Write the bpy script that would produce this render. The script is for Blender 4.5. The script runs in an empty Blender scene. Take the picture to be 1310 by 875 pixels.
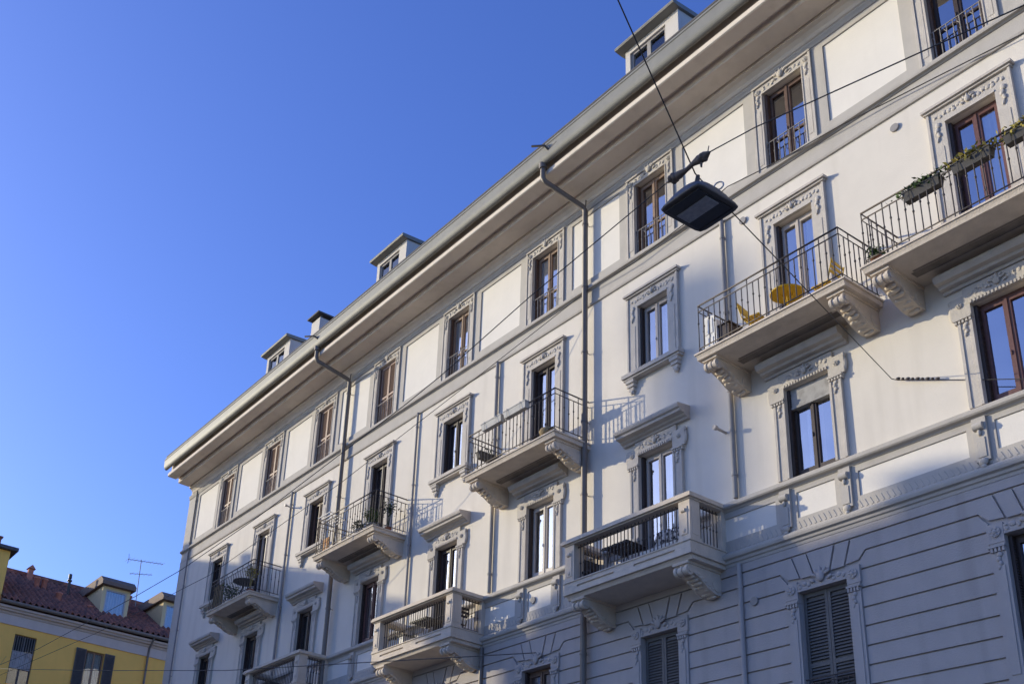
import bpy, bmesh, math, random
from mathutils import Vector, Matrix
random.seed(7)
R = math.radians

# ------------------------------------------------------------------ camera, sky, sun, exposure
# x runs along the facade (to the left in the picture), y out of the facade towards the street, z up
scene = bpy.context.scene
cam_data = bpy.data.cameras.new("camera")
cam = bpy.data.objects.new("camera", cam_data)
scene.collection.objects.link(cam)
yaw, pitch, roll = R(58.442), R(22.702), R(4.678)
fwd = Vector((math.sin(yaw)*math.cos(pitch), -math.cos(yaw)*math.cos(pitch), math.sin(pitch)))
right = fwd.cross(Vector((0, 0, 1))).normalized()
up = right.cross(fwd)
cr = math.cos(roll)*right + math.sin(roll)*up
cu = -math.sin(roll)*right + math.cos(roll)*up
m = Matrix((cr, cu, -fwd)).transposed().to_4x4()
m.translation = Vector((0, 16.52, 1.6))
cam.matrix_world = m
cam_data.sensor_width = 36.0
cam_data.lens = 36.0*1447.41/1310
cam_data.shift_x = (655-480.125)/1310
cam_data.shift_y = (676.0-437.5)/1310
cam_data.clip_end = 3000
scene.camera = cam

SUN = Vector((1.64, 1.0, 0.52)).normalized()          # towards the sun
elev = math.asin(SUN.z)
azim = math.atan2(SUN.x, SUN.y)
world = bpy.data.worlds.new("World")
scene.world = world
world.use_nodes = True
nt = world.node_tree
bg = nt.nodes["Background"]
sky = nt.nodes.new("ShaderNodeTexSky")
sky.sky_type = 'NISHITA'
sky.sun_disc = False
sky.sun_elevation = elev
sky.sun_rotation = azim
sky.altitude = 100
sky.air_density = 1.0
sky.dust_density = 1.3
sky.ozone_density = 5.5
hs = nt.nodes.new("ShaderNodeHueSaturation")          # deep, slightly violet winter blue
hs.inputs["Hue"].default_value = 0.520
hs.inputs["Saturation"].default_value = 1.08
hs.inputs["Value"].default_value = 1.0
nt.links.new(sky.outputs[0], hs.inputs["Color"])
nt.links.new(hs.outputs[0], bg.inputs[0])
bg.inputs[1].default_value = 0.15
sl = bpy.data.lights.new("sun", 'SUN')
sl.energy = 2.2
sl.angle = R(0.53)
sl.color = (1.0, 0.89, 0.64)
so = bpy.data.objects.new("sun", sl)
so.rotation_euler = (-SUN).to_track_quat('-Z', 'Y').to_euler()
so.location = SUN*80
scene.collection.objects.link(so)
scene.view_settings.view_transform = 'Standard'
scene.view_settings.look = 'None'
scene.view_settings.gamma = 1
scene.view_settings.exposure = 0.97
scene.render.engine = 'CYCLES'
scene.cycles.max_bounces = 14
scene.cycles.diffuse_bounces = 8
scene.cycles.transparent_max_bounces = 16

# ------------------------------------------------------------------ materials
M = {}
def mat(name, col, rough=0.85, var=0.10, scale=3.0, bump=0.0, bscale=60.0, metal=0.0, streak=0.0, spec=0.3, mottle=None):
    mt = bpy.data.materials.new(name); mt.use_nodes = True
    t = mt.node_tree; N = t.nodes; L = t.links
    p = N["Principled BSDF"]
    p.inputs["Roughness"].default_value = rough
    p.inputs["Metallic"].default_value = metal
    p.inputs["Specular IOR Level"].default_value = spec
    g = N.new("ShaderNodeNewGeometry")
    n1 = N.new("ShaderNodeTexNoise"); n1.inputs["Scale"].default_value = scale; n1.inputs["Detail"].default_value = 6
    n1.inputs["Roughness"].default_value = 0.65
    L.new(g.outputs["Position"], n1.inputs["Vector"])
    mr = N.new("ShaderNodeMapRange")
    mr.inputs[1].default_value = 0.25; mr.inputs[2].default_value = 0.75
    mr.inputs[3].default_value = 1-var; mr.inputs[4].default_value = 1+var
    L.new(n1.outputs[0], mr.inputs[0])
    mul = N.new("ShaderNodeMix"); mul.data_type = 'RGBA'; mul.blend_type = 'MULTIPLY'; mul.inputs[0].default_value = 1
    mul.inputs[6].default_value = (*col, 1)
    cmb = N.new("ShaderNodeCombineColor")
    for i in range(3): L.new(mr.outputs[0], cmb.inputs[i])
    L.new(cmb.outputs[0], mul.inputs[7])
    out = mul.outputs[2]
    if streak > 0:                                   # rain streaks and weathered patches
        mp = N.new("ShaderNodeMapping"); mp.inputs["Scale"].default_value = (2.6, 2.6, 0.22)
        L.new(g.outputs["Position"], mp.inputs[0])
        n2 = N.new("ShaderNodeTexNoise"); n2.inputs["Scale"].default_value = 1.0; n2.inputs["Detail"].default_value = 5
        L.new(mp.outputs[0], n2.inputs["Vector"])
        m2 = N.new("ShaderNodeMapRange"); m2.inputs[1].default_value = 0.52; m2.inputs[2].default_value = 0.8
        m2.inputs[3].default_value = 0.0; m2.inputs[4].default_value = streak
        L.new(n2.outputs[0], m2.inputs[0])
        mx = N.new("ShaderNodeMix"); mx.data_type = 'RGBA'
        L.new(m2.outputs[0], mx.inputs[0]); L.new(out, mx.inputs[6])
        mx.inputs[7].default_value = (col[0]*0.55, col[1]*0.53, col[2]*0.50, 1)
        out = mx.outputs[2]
    if mottle:
        n4 = N.new("ShaderNodeTexNoise"); n4.inputs["Scale"].default_value = mottle[1]; n4.inputs["Detail"].default_value = 3
        L.new(g.outputs["Position"], n4.inputs["Vector"])
        m4 = N.new("ShaderNodeMapRange"); m4.inputs[1].default_value = 0.45; m4.inputs[2].default_value = 0.6
        L.new(n4.outputs[0], m4.inputs[0])
        mx = N.new("ShaderNodeMix"); mx.data_type = 'RGBA'
        L.new(m4.outputs[0], mx.inputs[0]); L.new(out, mx.inputs[6]); mx.inputs[7].default_value = (*mottle[0], 1)
        out = mx.outputs[2]
    L.new(out, p.inputs["Base Color"])
    if bump > 0:
        n3 = N.new("ShaderNodeTexNoise"); n3.inputs["Scale"].default_value = bscale; n3.inputs["Detail"].default_value = 4
        L.new(g.outputs["Position"], n3.inputs["Vector"])
        b = N.new("ShaderNodeBump"); b.inputs["Strength"].default_value = bump; b.inputs["Distance"].default_value = 0.02
        L.new(n3.outputs[0], b.inputs["Height"]); L.new(b.outputs[0], p.inputs["Normal"])
    M[name] = mt
    return mt
mat("plaster", (0.70, 0.645, 0.565), 0.92, 0.06, 0.7, 0.25, 45, streak=0.26)
mat("panel_plaster", (0.76, 0.712, 0.64), 0.92, 0.04, 1.4, 0.2, 45, streak=0.08)
mat("trim", (0.475, 0.44, 0.395), 0.9, 0.07, 2.2, 0.3, 40, streak=0.22)
mat("stone", (0.64, 0.555, 0.455), 0.9, 0.12, 3.5, 0.45, 35, streak=0.35)
mat("dormer_plaster", (0.60, 0.56, 0.51), 0.9, 0.05, 2, streak=0.2)
mat("hood_shade", (0.22, 0.19, 0.16), 0.95, 0.3, 4)  # painted shade for the balcony slab undersides
mat("light_iron", (0.27, 0.245, 0.225), 0.55, 0.25, 20)
mat("surround_stone", (0.53, 0.485, 0.43), 0.9, 0.12, 3.5, 0.45, 35, streak=0.35)
mat("soffit", (0.74, 0.65, 0.55), 0.9, 0.07, 0.8, 0.1, 40, streak=0.3)
mat("rusticated", (0.44, 0.40, 0.375), 0.92, 0.07, 1.6, 0.35, 40, streak=0.40)
mat("zinc", (0.235, 0.23, 0.21), 0.6, 0.12, 1.5, 0.1, 20, metal=0.1, streak=0.3)
mat("pipe", (0.19, 0.165, 0.145), 0.5, 0.15, 3, metal=0.2)
mat("grey_pipe", (0.30, 0.28, 0.265), 0.6, 0.12, 3)
mat("iron", (0.085, 0.07, 0.062), 0.5, 0.3, 30, metal=0.2, spec=0.4)
mat("brown_wood", (0.13, 0.08, 0.058), 0.5, 0.25, 14, 0.1, 90)
mat("red_wood", (0.14, 0.07, 0.06), 0.45, 0.2, 14)
mat("tan_wood", (0.27, 0.18, 0.12), 0.55, 0.2, 14)
mat("white_wood", (0.48, 0.43, 0.39), 0.5, 0.08, 10)
mat("dark_wood", (0.055, 0.04, 0.036), 0.5, 0.2, 14)
mat("shutter_grey", (0.13, 0.125, 0.12), 0.55, 0.12, 8)
mat("shutter_brown", (0.36, 0.25, 0.20), 0.6, 0.12, 8)
mat("shutter_dark", (0.10, 0.09, 0.085), 0.6, 0.2, 8)
mat("curtain", (0.72, 0.70, 0.68), 0.95, 0.06, 6)
mat("pink_curtain", (0.46, 0.30, 0.26), 0.95, 0.1, 6)
mat("beige_blind", (0.50, 0.36, 0.26), 0.9, 0.1, 6)
mat("grey_blind", (0.36, 0.35, 0.34), 0.8, 0.1, 12, mottle=((0.26, 0.25, 0.24), 5))
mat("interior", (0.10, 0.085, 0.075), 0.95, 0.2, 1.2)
mat("roof_tile", (0.33, 0.135, 0.09), 0.9, 0.35, 5, 0.3, 30, mottle=((0.19, 0.09, 0.07), 2.2))
mat("terracotta", (0.52, 0.21, 0.14), 0.9, 0.2, 8, 0.2, 30)
mat("slate", (0.10, 0.095, 0.095), 0.8, 0.2, 4)
mat("yellow_plaster", (0.95, 0.55, 0.13), 0.93, 0.06, 0.9, 0.2, 40, streak=0.14)
mat("pale_plaster", (0.66, 0.53, 0.30), 0.93, 0.06, 1.2)
mat("grey_cornice", (0.58, 0.49, 0.42), 0.9, 0.07, 1.8, streak=0.15)
mat("dormer_brown", (0.20, 0.14, 0.11), 0.8, 0.15, 5)
mat("asphalt", (0.10, 0.094, 0.085), 0.9, 0.2, 6, 0.4, 90)
mat("paving", (0.45, 0.40, 0.33), 0.9, 0.15, 3, 0.3, 50)
mat("opposite_plaster", (0.62, 0.54, 0.43), 0.92, 0.08, 1.0, streak=0.2)
mat("brick", (0.30, 0.13, 0.08), 0.92, 0.2, 5)
mat("yellow_paint", (0.72, 0.44, 0.02), 0.4, 0.1, 8)
mat("white_paint", (0.74, 0.73, 0.71), 0.5, 0.05, 8)
mat("planter_grey", (0.46, 0.45, 0.43), 0.7, 0.12, 9)
mat("planter_dark", (0.07, 0.065, 0.06), 0.7, 0.2, 9)
mat("leaf", (0.06, 0.10, 0.03), 0.7, 0.45, 12)
mat("leaf_yellow", (0.32, 0.27, 0.06), 0.7, 0.4, 12)
mat("leaf_dark", (0.03, 0.055, 0.03), 0.7, 0.4, 12)
mat("lamp_black", (0.10, 0.095, 0.092), 0.45, 0.2, 9)
mat("lamp_under", (0.045, 0.047, 0.052), 0.35, 0.2, 9)
mat("lamp_lens", (0.30, 0.31, 0.33), 0.2, 0.25, 18, spec=0.6)
mat("rubber", (0.12, 0.10, 0.09), 0.7, 0.3, 30)
mat("cable", (0.05, 0.047, 0.047), 0.6, 0.2, 10)
mat("checked_cloth", (0.62, 0.60, 0.58), 0.95, 0.05, 9, mottle=((0.04, 0.04, 0.045), 16))
mat("orange_board", (0.48, 0.24, 0.09), 0.8, 0.1, 8)
mat("terracotta_pot", (0.33, 0.15, 0.09), 0.85, 0.15, 9)
mat("aluminium", (0.45, 0.45, 0.45), 0.4, 0.1, 9, metal=0.6)
mat("reed", (0.30, 0.22, 0.12), 0.9, 0.3, 30)

def glass(name, tint, fac):
    mt = bpy.data.materials.new(name); mt.use_nodes = True
    t = mt.node_tree; N = t.nodes; L = t.links
    N.remove(N["Principled BSDF"]); o = N["Material Output"]
    tr = N.new("ShaderNodeBsdfTransparent"); tr.inputs[0].default_value = (*tint, 1)
    gl = N.new("ShaderNodeBsdfGlossy"); gl.inputs["Roughness"].default_value = 0.015
    gl.inputs["Color"].default_value = (0.95, 0.97, 1, 1)
    geo = N.new("ShaderNodeNewGeometry")
    nz = N.new("ShaderNodeTexNoise"); nz.inputs["Scale"].default_value = 1.3; nz.inputs["Detail"].default_value = 1
    L.new(geo.outputs["Position"], nz.inputs["Vector"])
    bp = N.new("ShaderNodeBump"); bp.inputs["Strength"].default_value = 0.10; bp.inputs["Distance"].default_value = 0.1
    L.new(nz.outputs[0], bp.inputs["Height"]); L.new(bp.outputs[0], gl.inputs["Normal"])
    fr = N.new("ShaderNodeFresnel"); fr.inputs[0].default_value = 1.5
    ad = N.new("ShaderNodeMath"); ad.operation = 'ADD'; ad.use_clamp = True; ad.inputs[1].default_value = fac
    L.new(fr.outputs[0], ad.inputs[0])
    mx = N.new("ShaderNodeMixShader"); L.new(ad.outputs[0], mx.inputs[0])
    L.new(tr.outputs[0], mx.inputs[1]); L.new(gl.outputs[0], mx.inputs[2]); L.new(mx.outputs[0], o.inputs[0])
    M[name] = mt
glass("glass", (0.78, 0.82, 0.84), 0.38)
glass("clear_glass", (0.8, 0.84, 0.86), 0.06)

# ------------------------------------------------------------------ mesh builder
_ico = bmesh.new(); bmesh.ops.create_icosphere(_ico, subdivisions=2, radius=1)
ICO_V = [v.co.copy() for v in _ico.verts]; ICO_F = [[v.index for v in f.verts] for f in _ico.faces]; _ico.free()
class MB:
    def __init__(self): self.v = []; self.f = []; self.s = []; self.mi = []; self.k = 0
    def face(self, pts, smooth=False):
        b = len(self.v); self.v += [tuple(p) for p in pts]
        self.f.append(list(range(b, b+len(pts)))); self.s.append(smooth); self.mi.append(self.k)
    def mesh(self, vs, fs, smooth=False):
        b = len(self.v); self.v += [tuple(p) for p in vs]
        for f in fs:
            self.f.append([b+i for i in f]); self.s.append(smooth); self.mi.append(self.k)
    def box(self, x0, x1, y0, y1, z0, z1):
        vs = [(x, y, z) for x in (x0, x1) for y in (y0, y1) for z in (z0, z1)]
        self.mesh(vs, [(0,1,3,2), (4,6,7,5), (0,4,5,1), (2,3,7,6), (0,2,6,4), (1,5,7,3)])
        return self
    def prism(self, poly, axis, a, b, smooth=False):
        """poly in the plane of the other two axes (in x,y,z order), extruded from a to b along axis"""
        def at(p, t):
            q = list(p); q.insert(axis, t); return tuple(q)
        n = len(poly)
        vs = [at(p, a) for p in poly]+[at(p, b) for p in poly]
        self.mesh(vs, [[i, (i+1) % n, n+(i+1) % n, n+i] for i in range(n)], smooth)
        self.face(vs[:n][::-1]); self.face(vs[n:])
        return self
    def tube(self, pts, r, n=6, cap=True):
        pts = [Vector(p) for p in pts]
        rs = r if isinstance(r, (list, tuple)) else [r]*len(pts)
        rings = []
        ref = None
        for i, p in enumerate(pts):
            d = (pts[min(i+1, len(pts)-1)]-pts[max(i-1, 0)]).normalized()
            if ref is None or abs(ref.dot(d)) > 0.99:
                ref = Vector((0, 0, 1)) if abs(d.z) < 0.9 else Vector((1, 0, 0))
            u = d.cross(ref).normalized(); w = d.cross(u).normalized()
            rings.append([p+rs[i]*(math.cos(2*math.pi*k/n)*u+math.sin(2*math.pi*k/n)*w) for k in range(n)])
        vs = [q for rg in rings for q in rg]
        fs = [[i*n+k, i*n+(k+1) % n, (i+1)*n+(k+1) % n, (i+1)*n+k] for i in range(len(pts)-1) for k in range(n)]
        self.mesh(vs, fs, n > 4)
        if cap:
            self.face(rings[0][::-1]); self.face(rings[-1])
        return self
    def lathe(self, c, prof, n=12):
        """prof: (radius, z) pairs about a vertical axis through c"""
        vs = []
        for r, z in prof:
            vs += [(c[0]+r*math.cos(2*math.pi*k/n), c[1]+r*math.sin(2*math.pi*k/n), c[2]+z) for k in range(n)]
        fs = [[i*n+k, i*n+(k+1) % n, (i+1)*n+(k+1) % n, (i+1)*n+k] for i in range(len(prof)-1) for k in range(n)]
        self.mesh(vs, fs, True)
        self.face(vs[:n][::-1]); self.face(vs[-n:])
        return self
    def blob(self, c, r, tilt=0.0):
        ct, st = math.cos(tilt), math.sin(tilt)
        vs = []
        for v in ICO_V:
            x, y, z = v.x*r[0], v.y*r[1], v.z*r[2]
            vs.append((c[0]+x*ct-z*st, c[1]+y, c[2]+x*st+z*ct))
        self.mesh(vs, ICO_F, True)
        return self
    def sheet(self, us, zs, holes, y, yb):
        """wall skin facing +y with rectangular holes; the reveals run back to yb"""
        U = sorted(set([us[0], us[1]]+[h[i] for h in holes for i in (0, 1) if us[0] < h[i] < us[1]]))
        Z = sorted(set([zs[0], zs[1]]+[h[i] for h in holes for i in (2, 3) if zs[0] < h[i] < zs[1]]))
        def solid(u, z): return not any(h[0] < u < h[1] and h[2] < z < h[3] for h in holes)
        nu, nz = len(U)-1, len(Z)-1
        S = [[solid((U[i]+U[i+1])/2, (Z[j]+Z[j+1])/2) for j in range(nz)] for i in range(nu)]
        for i in range(nu):
            for j in range(nz):
                if not S[i][j]: continue
                a, b, c, d = U[i], U[i+1], Z[j], Z[j+1]
                self.face([(a, y, c), (a, y, d), (b, y, d), (b, y, c)])
                if i == 0 or not S[i-1][j]: self.face([(a, y, c), (a, yb, c), (a, yb, d), (a, y, d)])
                if i == nu-1 or not S[i+1][j]: self.face([(b, y, c), (b, y, d), (b, yb, d), (b, yb, c)])
                if j == 0 or not S[i][j-1]: self.face([(a, y, c), (b, y, c), (b, yb, c), (a, yb, c)])
                if j == nz-1 or not S[i][j+1]: self.face([(a, y, d), (a, yb, d), (b, yb, d), (b, y, d)])
        return self
    def leaves(self, c, r, n, size, rnd):
        for _ in range(n):
            p = Vector((rnd.gauss(0, .45)*r[0], rnd.gauss(0, .45)*r[1], rnd.gauss(0, .45)*r[2]))+Vector(c)
            a = Vector((rnd.uniform(-1, 1), rnd.uniform(-1, 1), rnd.uniform(-.4, 1))).normalized()
            b = a.cross(Vector((rnd.uniform(-1, 1), rnd.uniform(-1, 1), rnd.uniform(-1, 1)))).normalized()
            s = size*rnd.uniform(.6, 1.3)
            self.face([p-a*s, p+b*s*.4, p+a*s, p-b*s*.4])
        return self
    def build(self, name, material, parent=None, loc=(0, 0, 0), recalc=True):
        return place(name, self.data(name, material, recalc), parent, loc)
    def data(self, name, material, recalc=True):
        me = bpy.data.meshes.new(name)
        me.from_pydata(self.v, [], self.f)
        mats = material if isinstance(material, (list, tuple)) else [material]
        for x in mats: me.materials.append(M[x])
        for i, p in enumerate(me.polygons):
            p.use_smooth = self.s[i]; p.material_index = self.mi[i]
        if recalc:
            bm = bmesh.new(); bm.from_mesh(me); bmesh.ops.recalc_face_normals(bm, faces=bm.faces); bm.to_mesh(me); bm.free()
        return me
def place(name, me, parent=None, loc=(0, 0, 0)):
    o = bpy.data.objects.new(name, me)
    scene.collection.objects.link(o)
    o.parent = parent
    o.location = loc
    return o
def empty(name, loc, label, cat, group=None, rz=0):
    o = bpy.data.objects.new(name, None); scene.collection.objects.link(o)
    o.location = loc; o.rotation_euler.z = rz; o.empty_display_size = 0.2
    tag(o, label, cat, group); return o
def tag(o, label, cat, group=None):
    o["label"] = label; o["category"] = cat
    if group: o["group"] = group
    return o
def structure(o): o["kind"] = "structure"; return o

# ------------------------------------------------------------------ the ground
structure(MB().box(-400, 400, -400, 400, -0.5, 0.0).build("road", "asphalt"))
g = MB()
g.box(-60, 44.4, 0.004, 2.6, -0.2, 0.13); g.box(-60, 44.4, 14.6, 20.996, -0.2, 0.13); g.box(57.4, 59.996, -60, 60, -0.2, 0.13)
structure(g.build("pavement", "paving"))

# ------------------------------------------------------------------ the grey and cream apartment building
UC = {1: 7.88, 2: 11.64, 3: 15.49, 4: 19.26, 5: 23.08, 6: 26.88, 7: 30.70, 8: 34.47, 9: 38.26, 0: 4.1}
UK = 42.15                 # left corner of the facade
U0 = -8.0                  # far right end, out of the picture
H5, H4, H3, H2 = 0.503, 0.454, 0.494, 0.50
IRON = [1, 2, 4, 6, 8]     # columns with an iron balcony on the fourth floor
STONE = [3, 5, 7]          # columns with a stone balcony on the third floor
def span(c, f):            # bottom and top of an opening
    if f == 5: return 18.49, 20.57
    if f == 4: return (14.08 if c in IRON else 15.27), 17.02
    if f == 3: return (10.1 if c in STONE+[9] else 11.235), 13.14
    return 6.55, 8.96
HW = {5: H5, 4: H4, 3: H3, 2: H2}
def hole(c, f):
    z0, z1 = span(c, f); return (UC[c]-HW[f], UC[c]+HW[f], z0, z1)
house = empty("apartment_building", (21, 0, 0), "long grey and cream apartment building with ornate window surrounds, rows of balconies and deep eaves", "building")
def H(mb, name, material, at=(0, 0, 0)):
    return mb.build(name, material, house, (at[0]-21, at[1], at[2]))
def HP(name, me, at):
    return place(name, me, house, (at[0]-21, at[1], at[2]))

w = MB()
w.sheet((U0, UK), (9.87, 21.35), [hole(c, f) for c in UC for f in (5, 4, 3)], 0.0, -0.36)
w.face([(UK-.001, 0, 0), (UK-.001, -14, 0), (UK-.001, -14, 22.3), (UK-.001, 0, 22.3)])
w.face([(U0, -14, 0), (UK, -14, 0), (UK, -14, 22.3), (U0, -14, 22.3)])
H(w, "wall", "plaster")
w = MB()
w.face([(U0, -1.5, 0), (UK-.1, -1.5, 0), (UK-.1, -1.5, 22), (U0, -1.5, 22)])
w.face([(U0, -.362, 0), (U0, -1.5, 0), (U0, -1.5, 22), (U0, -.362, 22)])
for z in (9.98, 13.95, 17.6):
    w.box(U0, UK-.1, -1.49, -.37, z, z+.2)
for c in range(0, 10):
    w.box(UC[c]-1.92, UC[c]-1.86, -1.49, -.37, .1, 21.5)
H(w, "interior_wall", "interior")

# rusticated first floor: real raised courses with open joints, fan stones over the openings
GR = [9.68, 9.397, 9.068, 8.732, 8.382, 8.051, 7.706, 7.372, 7.04]
while GR[-1] > 0.5: GR.append(GR[-1]-0.336)
w = MB()
w.sheet((U0, UK), (0, 9.87), [hole(c, 2) for c in UC], 0.0, -0.36)
J, YR = 0.017, 0.042
edges = [U0]+[x for c in sorted(UC) for x in (UC[c]-.75, UC[c]+.75)]+[UK-.62]
ivs = [(edges[i], edges[i+1]) for i in range(0, len(edges), 2)]
for k in range(len(GR)-1):
    zt, zb = GR[k]-J, GR[k+1]+J
    for (a, b) in ivs:
        la, lb = a == U0, b == UK-.62
        if k == 0:                               # long stones that turn into the fans
            p = [(a, 9.397+J), (b, 9.397+J)]
            p = []
            if la: p += [(a, zb), (a, zt)]
            else: p += [(a-.02, 9.26), (a-.29+.02, 9.24), (a-.15+.025, zt)]
            if lb: p += [(b, zt), (b, zb)]
            else: p += [(b+.15-.025, zt), (b+.29-.02, 9.24), (b+.02, 9.26)]
            if not lb: p += [(b-.13, zb)]
            if not la: p += [(a+.13, zb)]
            w.prism([(x, z) for x, z in p], 1, 0.0, YR)
        elif k == 1:
            p = []
            p += [(a, zb), (a, 9.21), (a+.14, zt)] if not la else [(a, zb), (a, zt)]
            p += [(b-.14, zt), (b, 9.21), (b, zb)] if not lb else [(b, zt), (b, zb)]
            w.prism(p, 1, 0.0, YR)
        elif zt > 6.3:
            w.box(a, b, 0.0, YR, zb, zt)
        else:
            pass
for k in range(len(GR)-1):
    if GR[k]-J <= 6.3: w.box(U0, UK-.62, 0, YR, GR[k+1]+J, GR[k]-J)
for c in UC:
    u = UC[c]
    for s in (-1, 1):
        w.prism([(u+s*.18, 9.22), (u+s*.44, 9.22), (u+s*.585, 9.663), (u+s*.31, 9.663)], 1, 0, YR+.004)
    w.prism([(u-.145, 9.22), (u+.145, 9.22), (u+.275, 9.663), (u-.275, 9.663)], 1, 0, YR+.012)
w.box(U0, UK-.62, 0, YR, 9.697, 9.86)
H(w, "rusticated_wall", "rusticated")
w = MB().box(UK-.6, UK+.03, -.4, .036, 0, 17.93)
H(w, "corner_pilaster", "trim")

# grey stucco band of the top floor with recessed light panels
holes = [(u-.76, u+.76, 18.40, 20.79) for u in UC.values()]
cs = sorted(UC)
pan = []
for i in range(len(cs)-1):
    a, b = UC[cs[i]]+1.03, UC[cs[i+1]]-1.03
    pan.append((a, b, 18.70, 20.70))
pan += [(UC[9]+1.03, 41.05, 18.70, 20.70), (U0+.2, UC[0]-1.03, 18.70, 20.70)]
w = MB().sheet((U0, UK+.02), (18.335, 21.05), holes+pan, 0.04, 0.0)
w.sheet((U0, UK+.02), (17.94, 18.333), [], 0.03, 0.0)
H(w, "top_band", "trim")
for p in pan:
    w = MB().box(p[0]+.004, p[1]-.004, 0.0, 0.008, p[2]+.004, p[3]-.004)
    H(w, "wall_panel", "panel_plaster")
def mould(prof, name, material, a=U0, b=UK+.03):
    return H(MB().prism(prof, 0, a, b), name, material)
mould([(0, 18.33), (.05, 18.33), (.07, 18.36), (.12, 18.365), (.13, 18.40), (.13, 18.445), (.10, 18.455), (.10, 18.48), (0, 18.486)], "string_course", "trim")
mould([(0, 17.90), (.04, 17.905), (.055, 17.95), (.032, 17.955), (0, 17.96)], "string_course", "trim")
mould([(0.02, 20.84), (.06, 20.845), (.075, 20.88), (.06, 20.90), (.085, 20.96), (.085, 21.0), (.02, 21.0)], "top_moulding", "trim")

# band with panels under the third floor sills
ph = []
for i in range(len(cs)-1):
    ph.append((UC[cs[i]]+.88, UC[cs[i+1]]-.88, 10.42, 10.90))
for c in UC:
    ph.append((UC[c]-.41, UC[c]+.41, 10.40, 10.92))
ph += [(UC[9]+.88, 41.2, 10.42, 10.90)]
w = MB().sheet((U0, UK+.02), (10.13, 11.06), ph+[(UC[c]-.494, UC[c]+.494, 9, 12) for c in STONE+[9]], 0.034, 0.0)
for u in UC.values():                             # flat consoles below the windows, with a scroll on each
    for s in (-1, 1):
        if any(abs(UC[c]-u) < .1 for c in STONE): continue
        x = u+s*.64
        w.box(x-.115, x+.115, .034, .085, 10.26, 11.03)
        w.box(x-.07, x+.07, .085, .10, 10.32, 10.66)
        w.tube([(x-.08, .10, 10.86), (x+.08, .10, 10.86)], .07, 8)
        w.blob((x, .10, 10.75), (.035, .03, .06)); w.blob((x, .09, 10.24), (.08, .04, .07)); w.blob((x, .09, 10.16), (.045, .03, .04))
for i in range(380):                              # running ornament pressed into the frieze
    x = 3.0+i*.105
    w.prism([(x-.05, 10.20), (x-.005, 10.19), (x+.05, 10.33), (x+.01, 10.335)], 1, .034, .042)
H(w, "sill_band", "trim")
for p in ph:
    if any(p[0] < UC[c] < p[1] for c in STONE+[9]): continue
    H(MB().box(p[0]+.004, p[1]-.004, 0.0, .01, p[2]+.004, p[3]-.004), "wall_panel", "panel_plaster")
gaps = [U0]+[x for c in sorted(STONE+[9]) for x in (UC[c]-.5, UC[c]+.5)]+[UK+.03]
for i in range(0, len(gaps), 2):
    mould([(0, 11.03), (.05, 11.03), (.07, 11.06), (.13, 11.075), (.15, 11.10), (.15, 11.15), (.12, 11.17), (.12, 11.19), (0, 11.23)], "sill_course", "trim", gaps[i], gaps[i+1])
    mould([(0, 9.86), (.05, 9.865), (.06, 9.92), (.09, 9.935), (.10, 9.985), (.15, 10.005), (.165, 10.05), (.165, 10.09), (.12, 10.11), (.08, 10.15), (0, 10.17)], "lower_moulding", "trim", gaps[i], gaps[i+1])

# eaves cornice: cove, two soffits, fascias
prof = [(0, 21.02), (.05, 21.02), (.09, 21.05), (.12, 21.12), (.19, 21.20), (.27, 21.235), (.27, 21.33), (.305, 21.33), (.305, 21.295), (.78, 21.31), (.80, 21.33), (.80, 21.52),
        (.92, 21.52), (.92, 21.445), (1.28, 21.455), (1.31, 21.475), (1.31, 21.60), (1.18, 21.61), (1.18, 22.1), (0, 22.3)]
w = MB().prism(prof, 0, U0, 41.86)
H(w, "cornice", "soffit")
gp = []
for k in range(13):
    a = math.pi*k/12
    gp.append((1.41-.115*math.cos(a)*1.0, 21.92-.20*math.sin(a)))
gp = [(1.29, 22.1)]+gp+[(1.53, 22.12), (1.55, 22.14), (1.545, 22.17), (1.51, 22.17), (1.50, 22.12)]
w = MB().prism(gp+[(1.30, 22.12)], 0, U0, 41.9)
w.prism([(1.20, 22.0), (1.36, 22.0), (1.36, 22.14), (1.50, 22.20), (1.50, 22.26), (1.36, 22.33), (1.2, 22.3)], 0, U0, 41.9)
H(w, "gutter", "zinc")
w = MB().prism([(1.46, 22.335), (1.46, 22.39), (-3.5, 24.9), (-14.3, 22.3), (-14.3, 22.2), (-3.5, 24.75), (1.2, 22.3)], 0, U0, 41.95)
roof = H(w, "roof", "slate")

# ------------------------------------------------------------------ ornament helpers
def scrolls(mb, x0, x1, y, z, h, rnd, step=.085):
    """a relief of leaves and buds along a lintel"""
    x = x0; i = 0
    n = max(1, int((x1-x0)/step))
    for i in range(n):
        x = x0+(i+.5)*(x1-x0)/n
        d = abs(x-(x0+x1)/2)/((x1-x0)/2)
        mb.blob((x, y-.004, z+h*.18*math.sin(i*2.1)), (step*rnd.uniform(.5, .75), .018, h*rnd.uniform(.22, .32)*(1.15-.4*d)), rnd.uniform(-.9, .9))
        if i % 2 == 0: mb.blob((x, y+.004, z-h*.22*math.cos(i*1.3)), (.022, .02, .022))
def crest(mb, x, y, z, r):
    mb.blob((x, y+.012, z), (r*.42, .035, r*.55))
    for a in (-1.15, -.6, 0, .6, 1.15):
        mb.blob((x+math.sin(a)*r*.72, y+.008, z+math.cos(a)*r*.55), (r*.16, .026, r*.40), -a)
    for s in (-1, 1): mb.blob((x+s*r*.9, y+.005, z-r*.25), (r*.3, .022, r*.17), s*.5)
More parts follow.
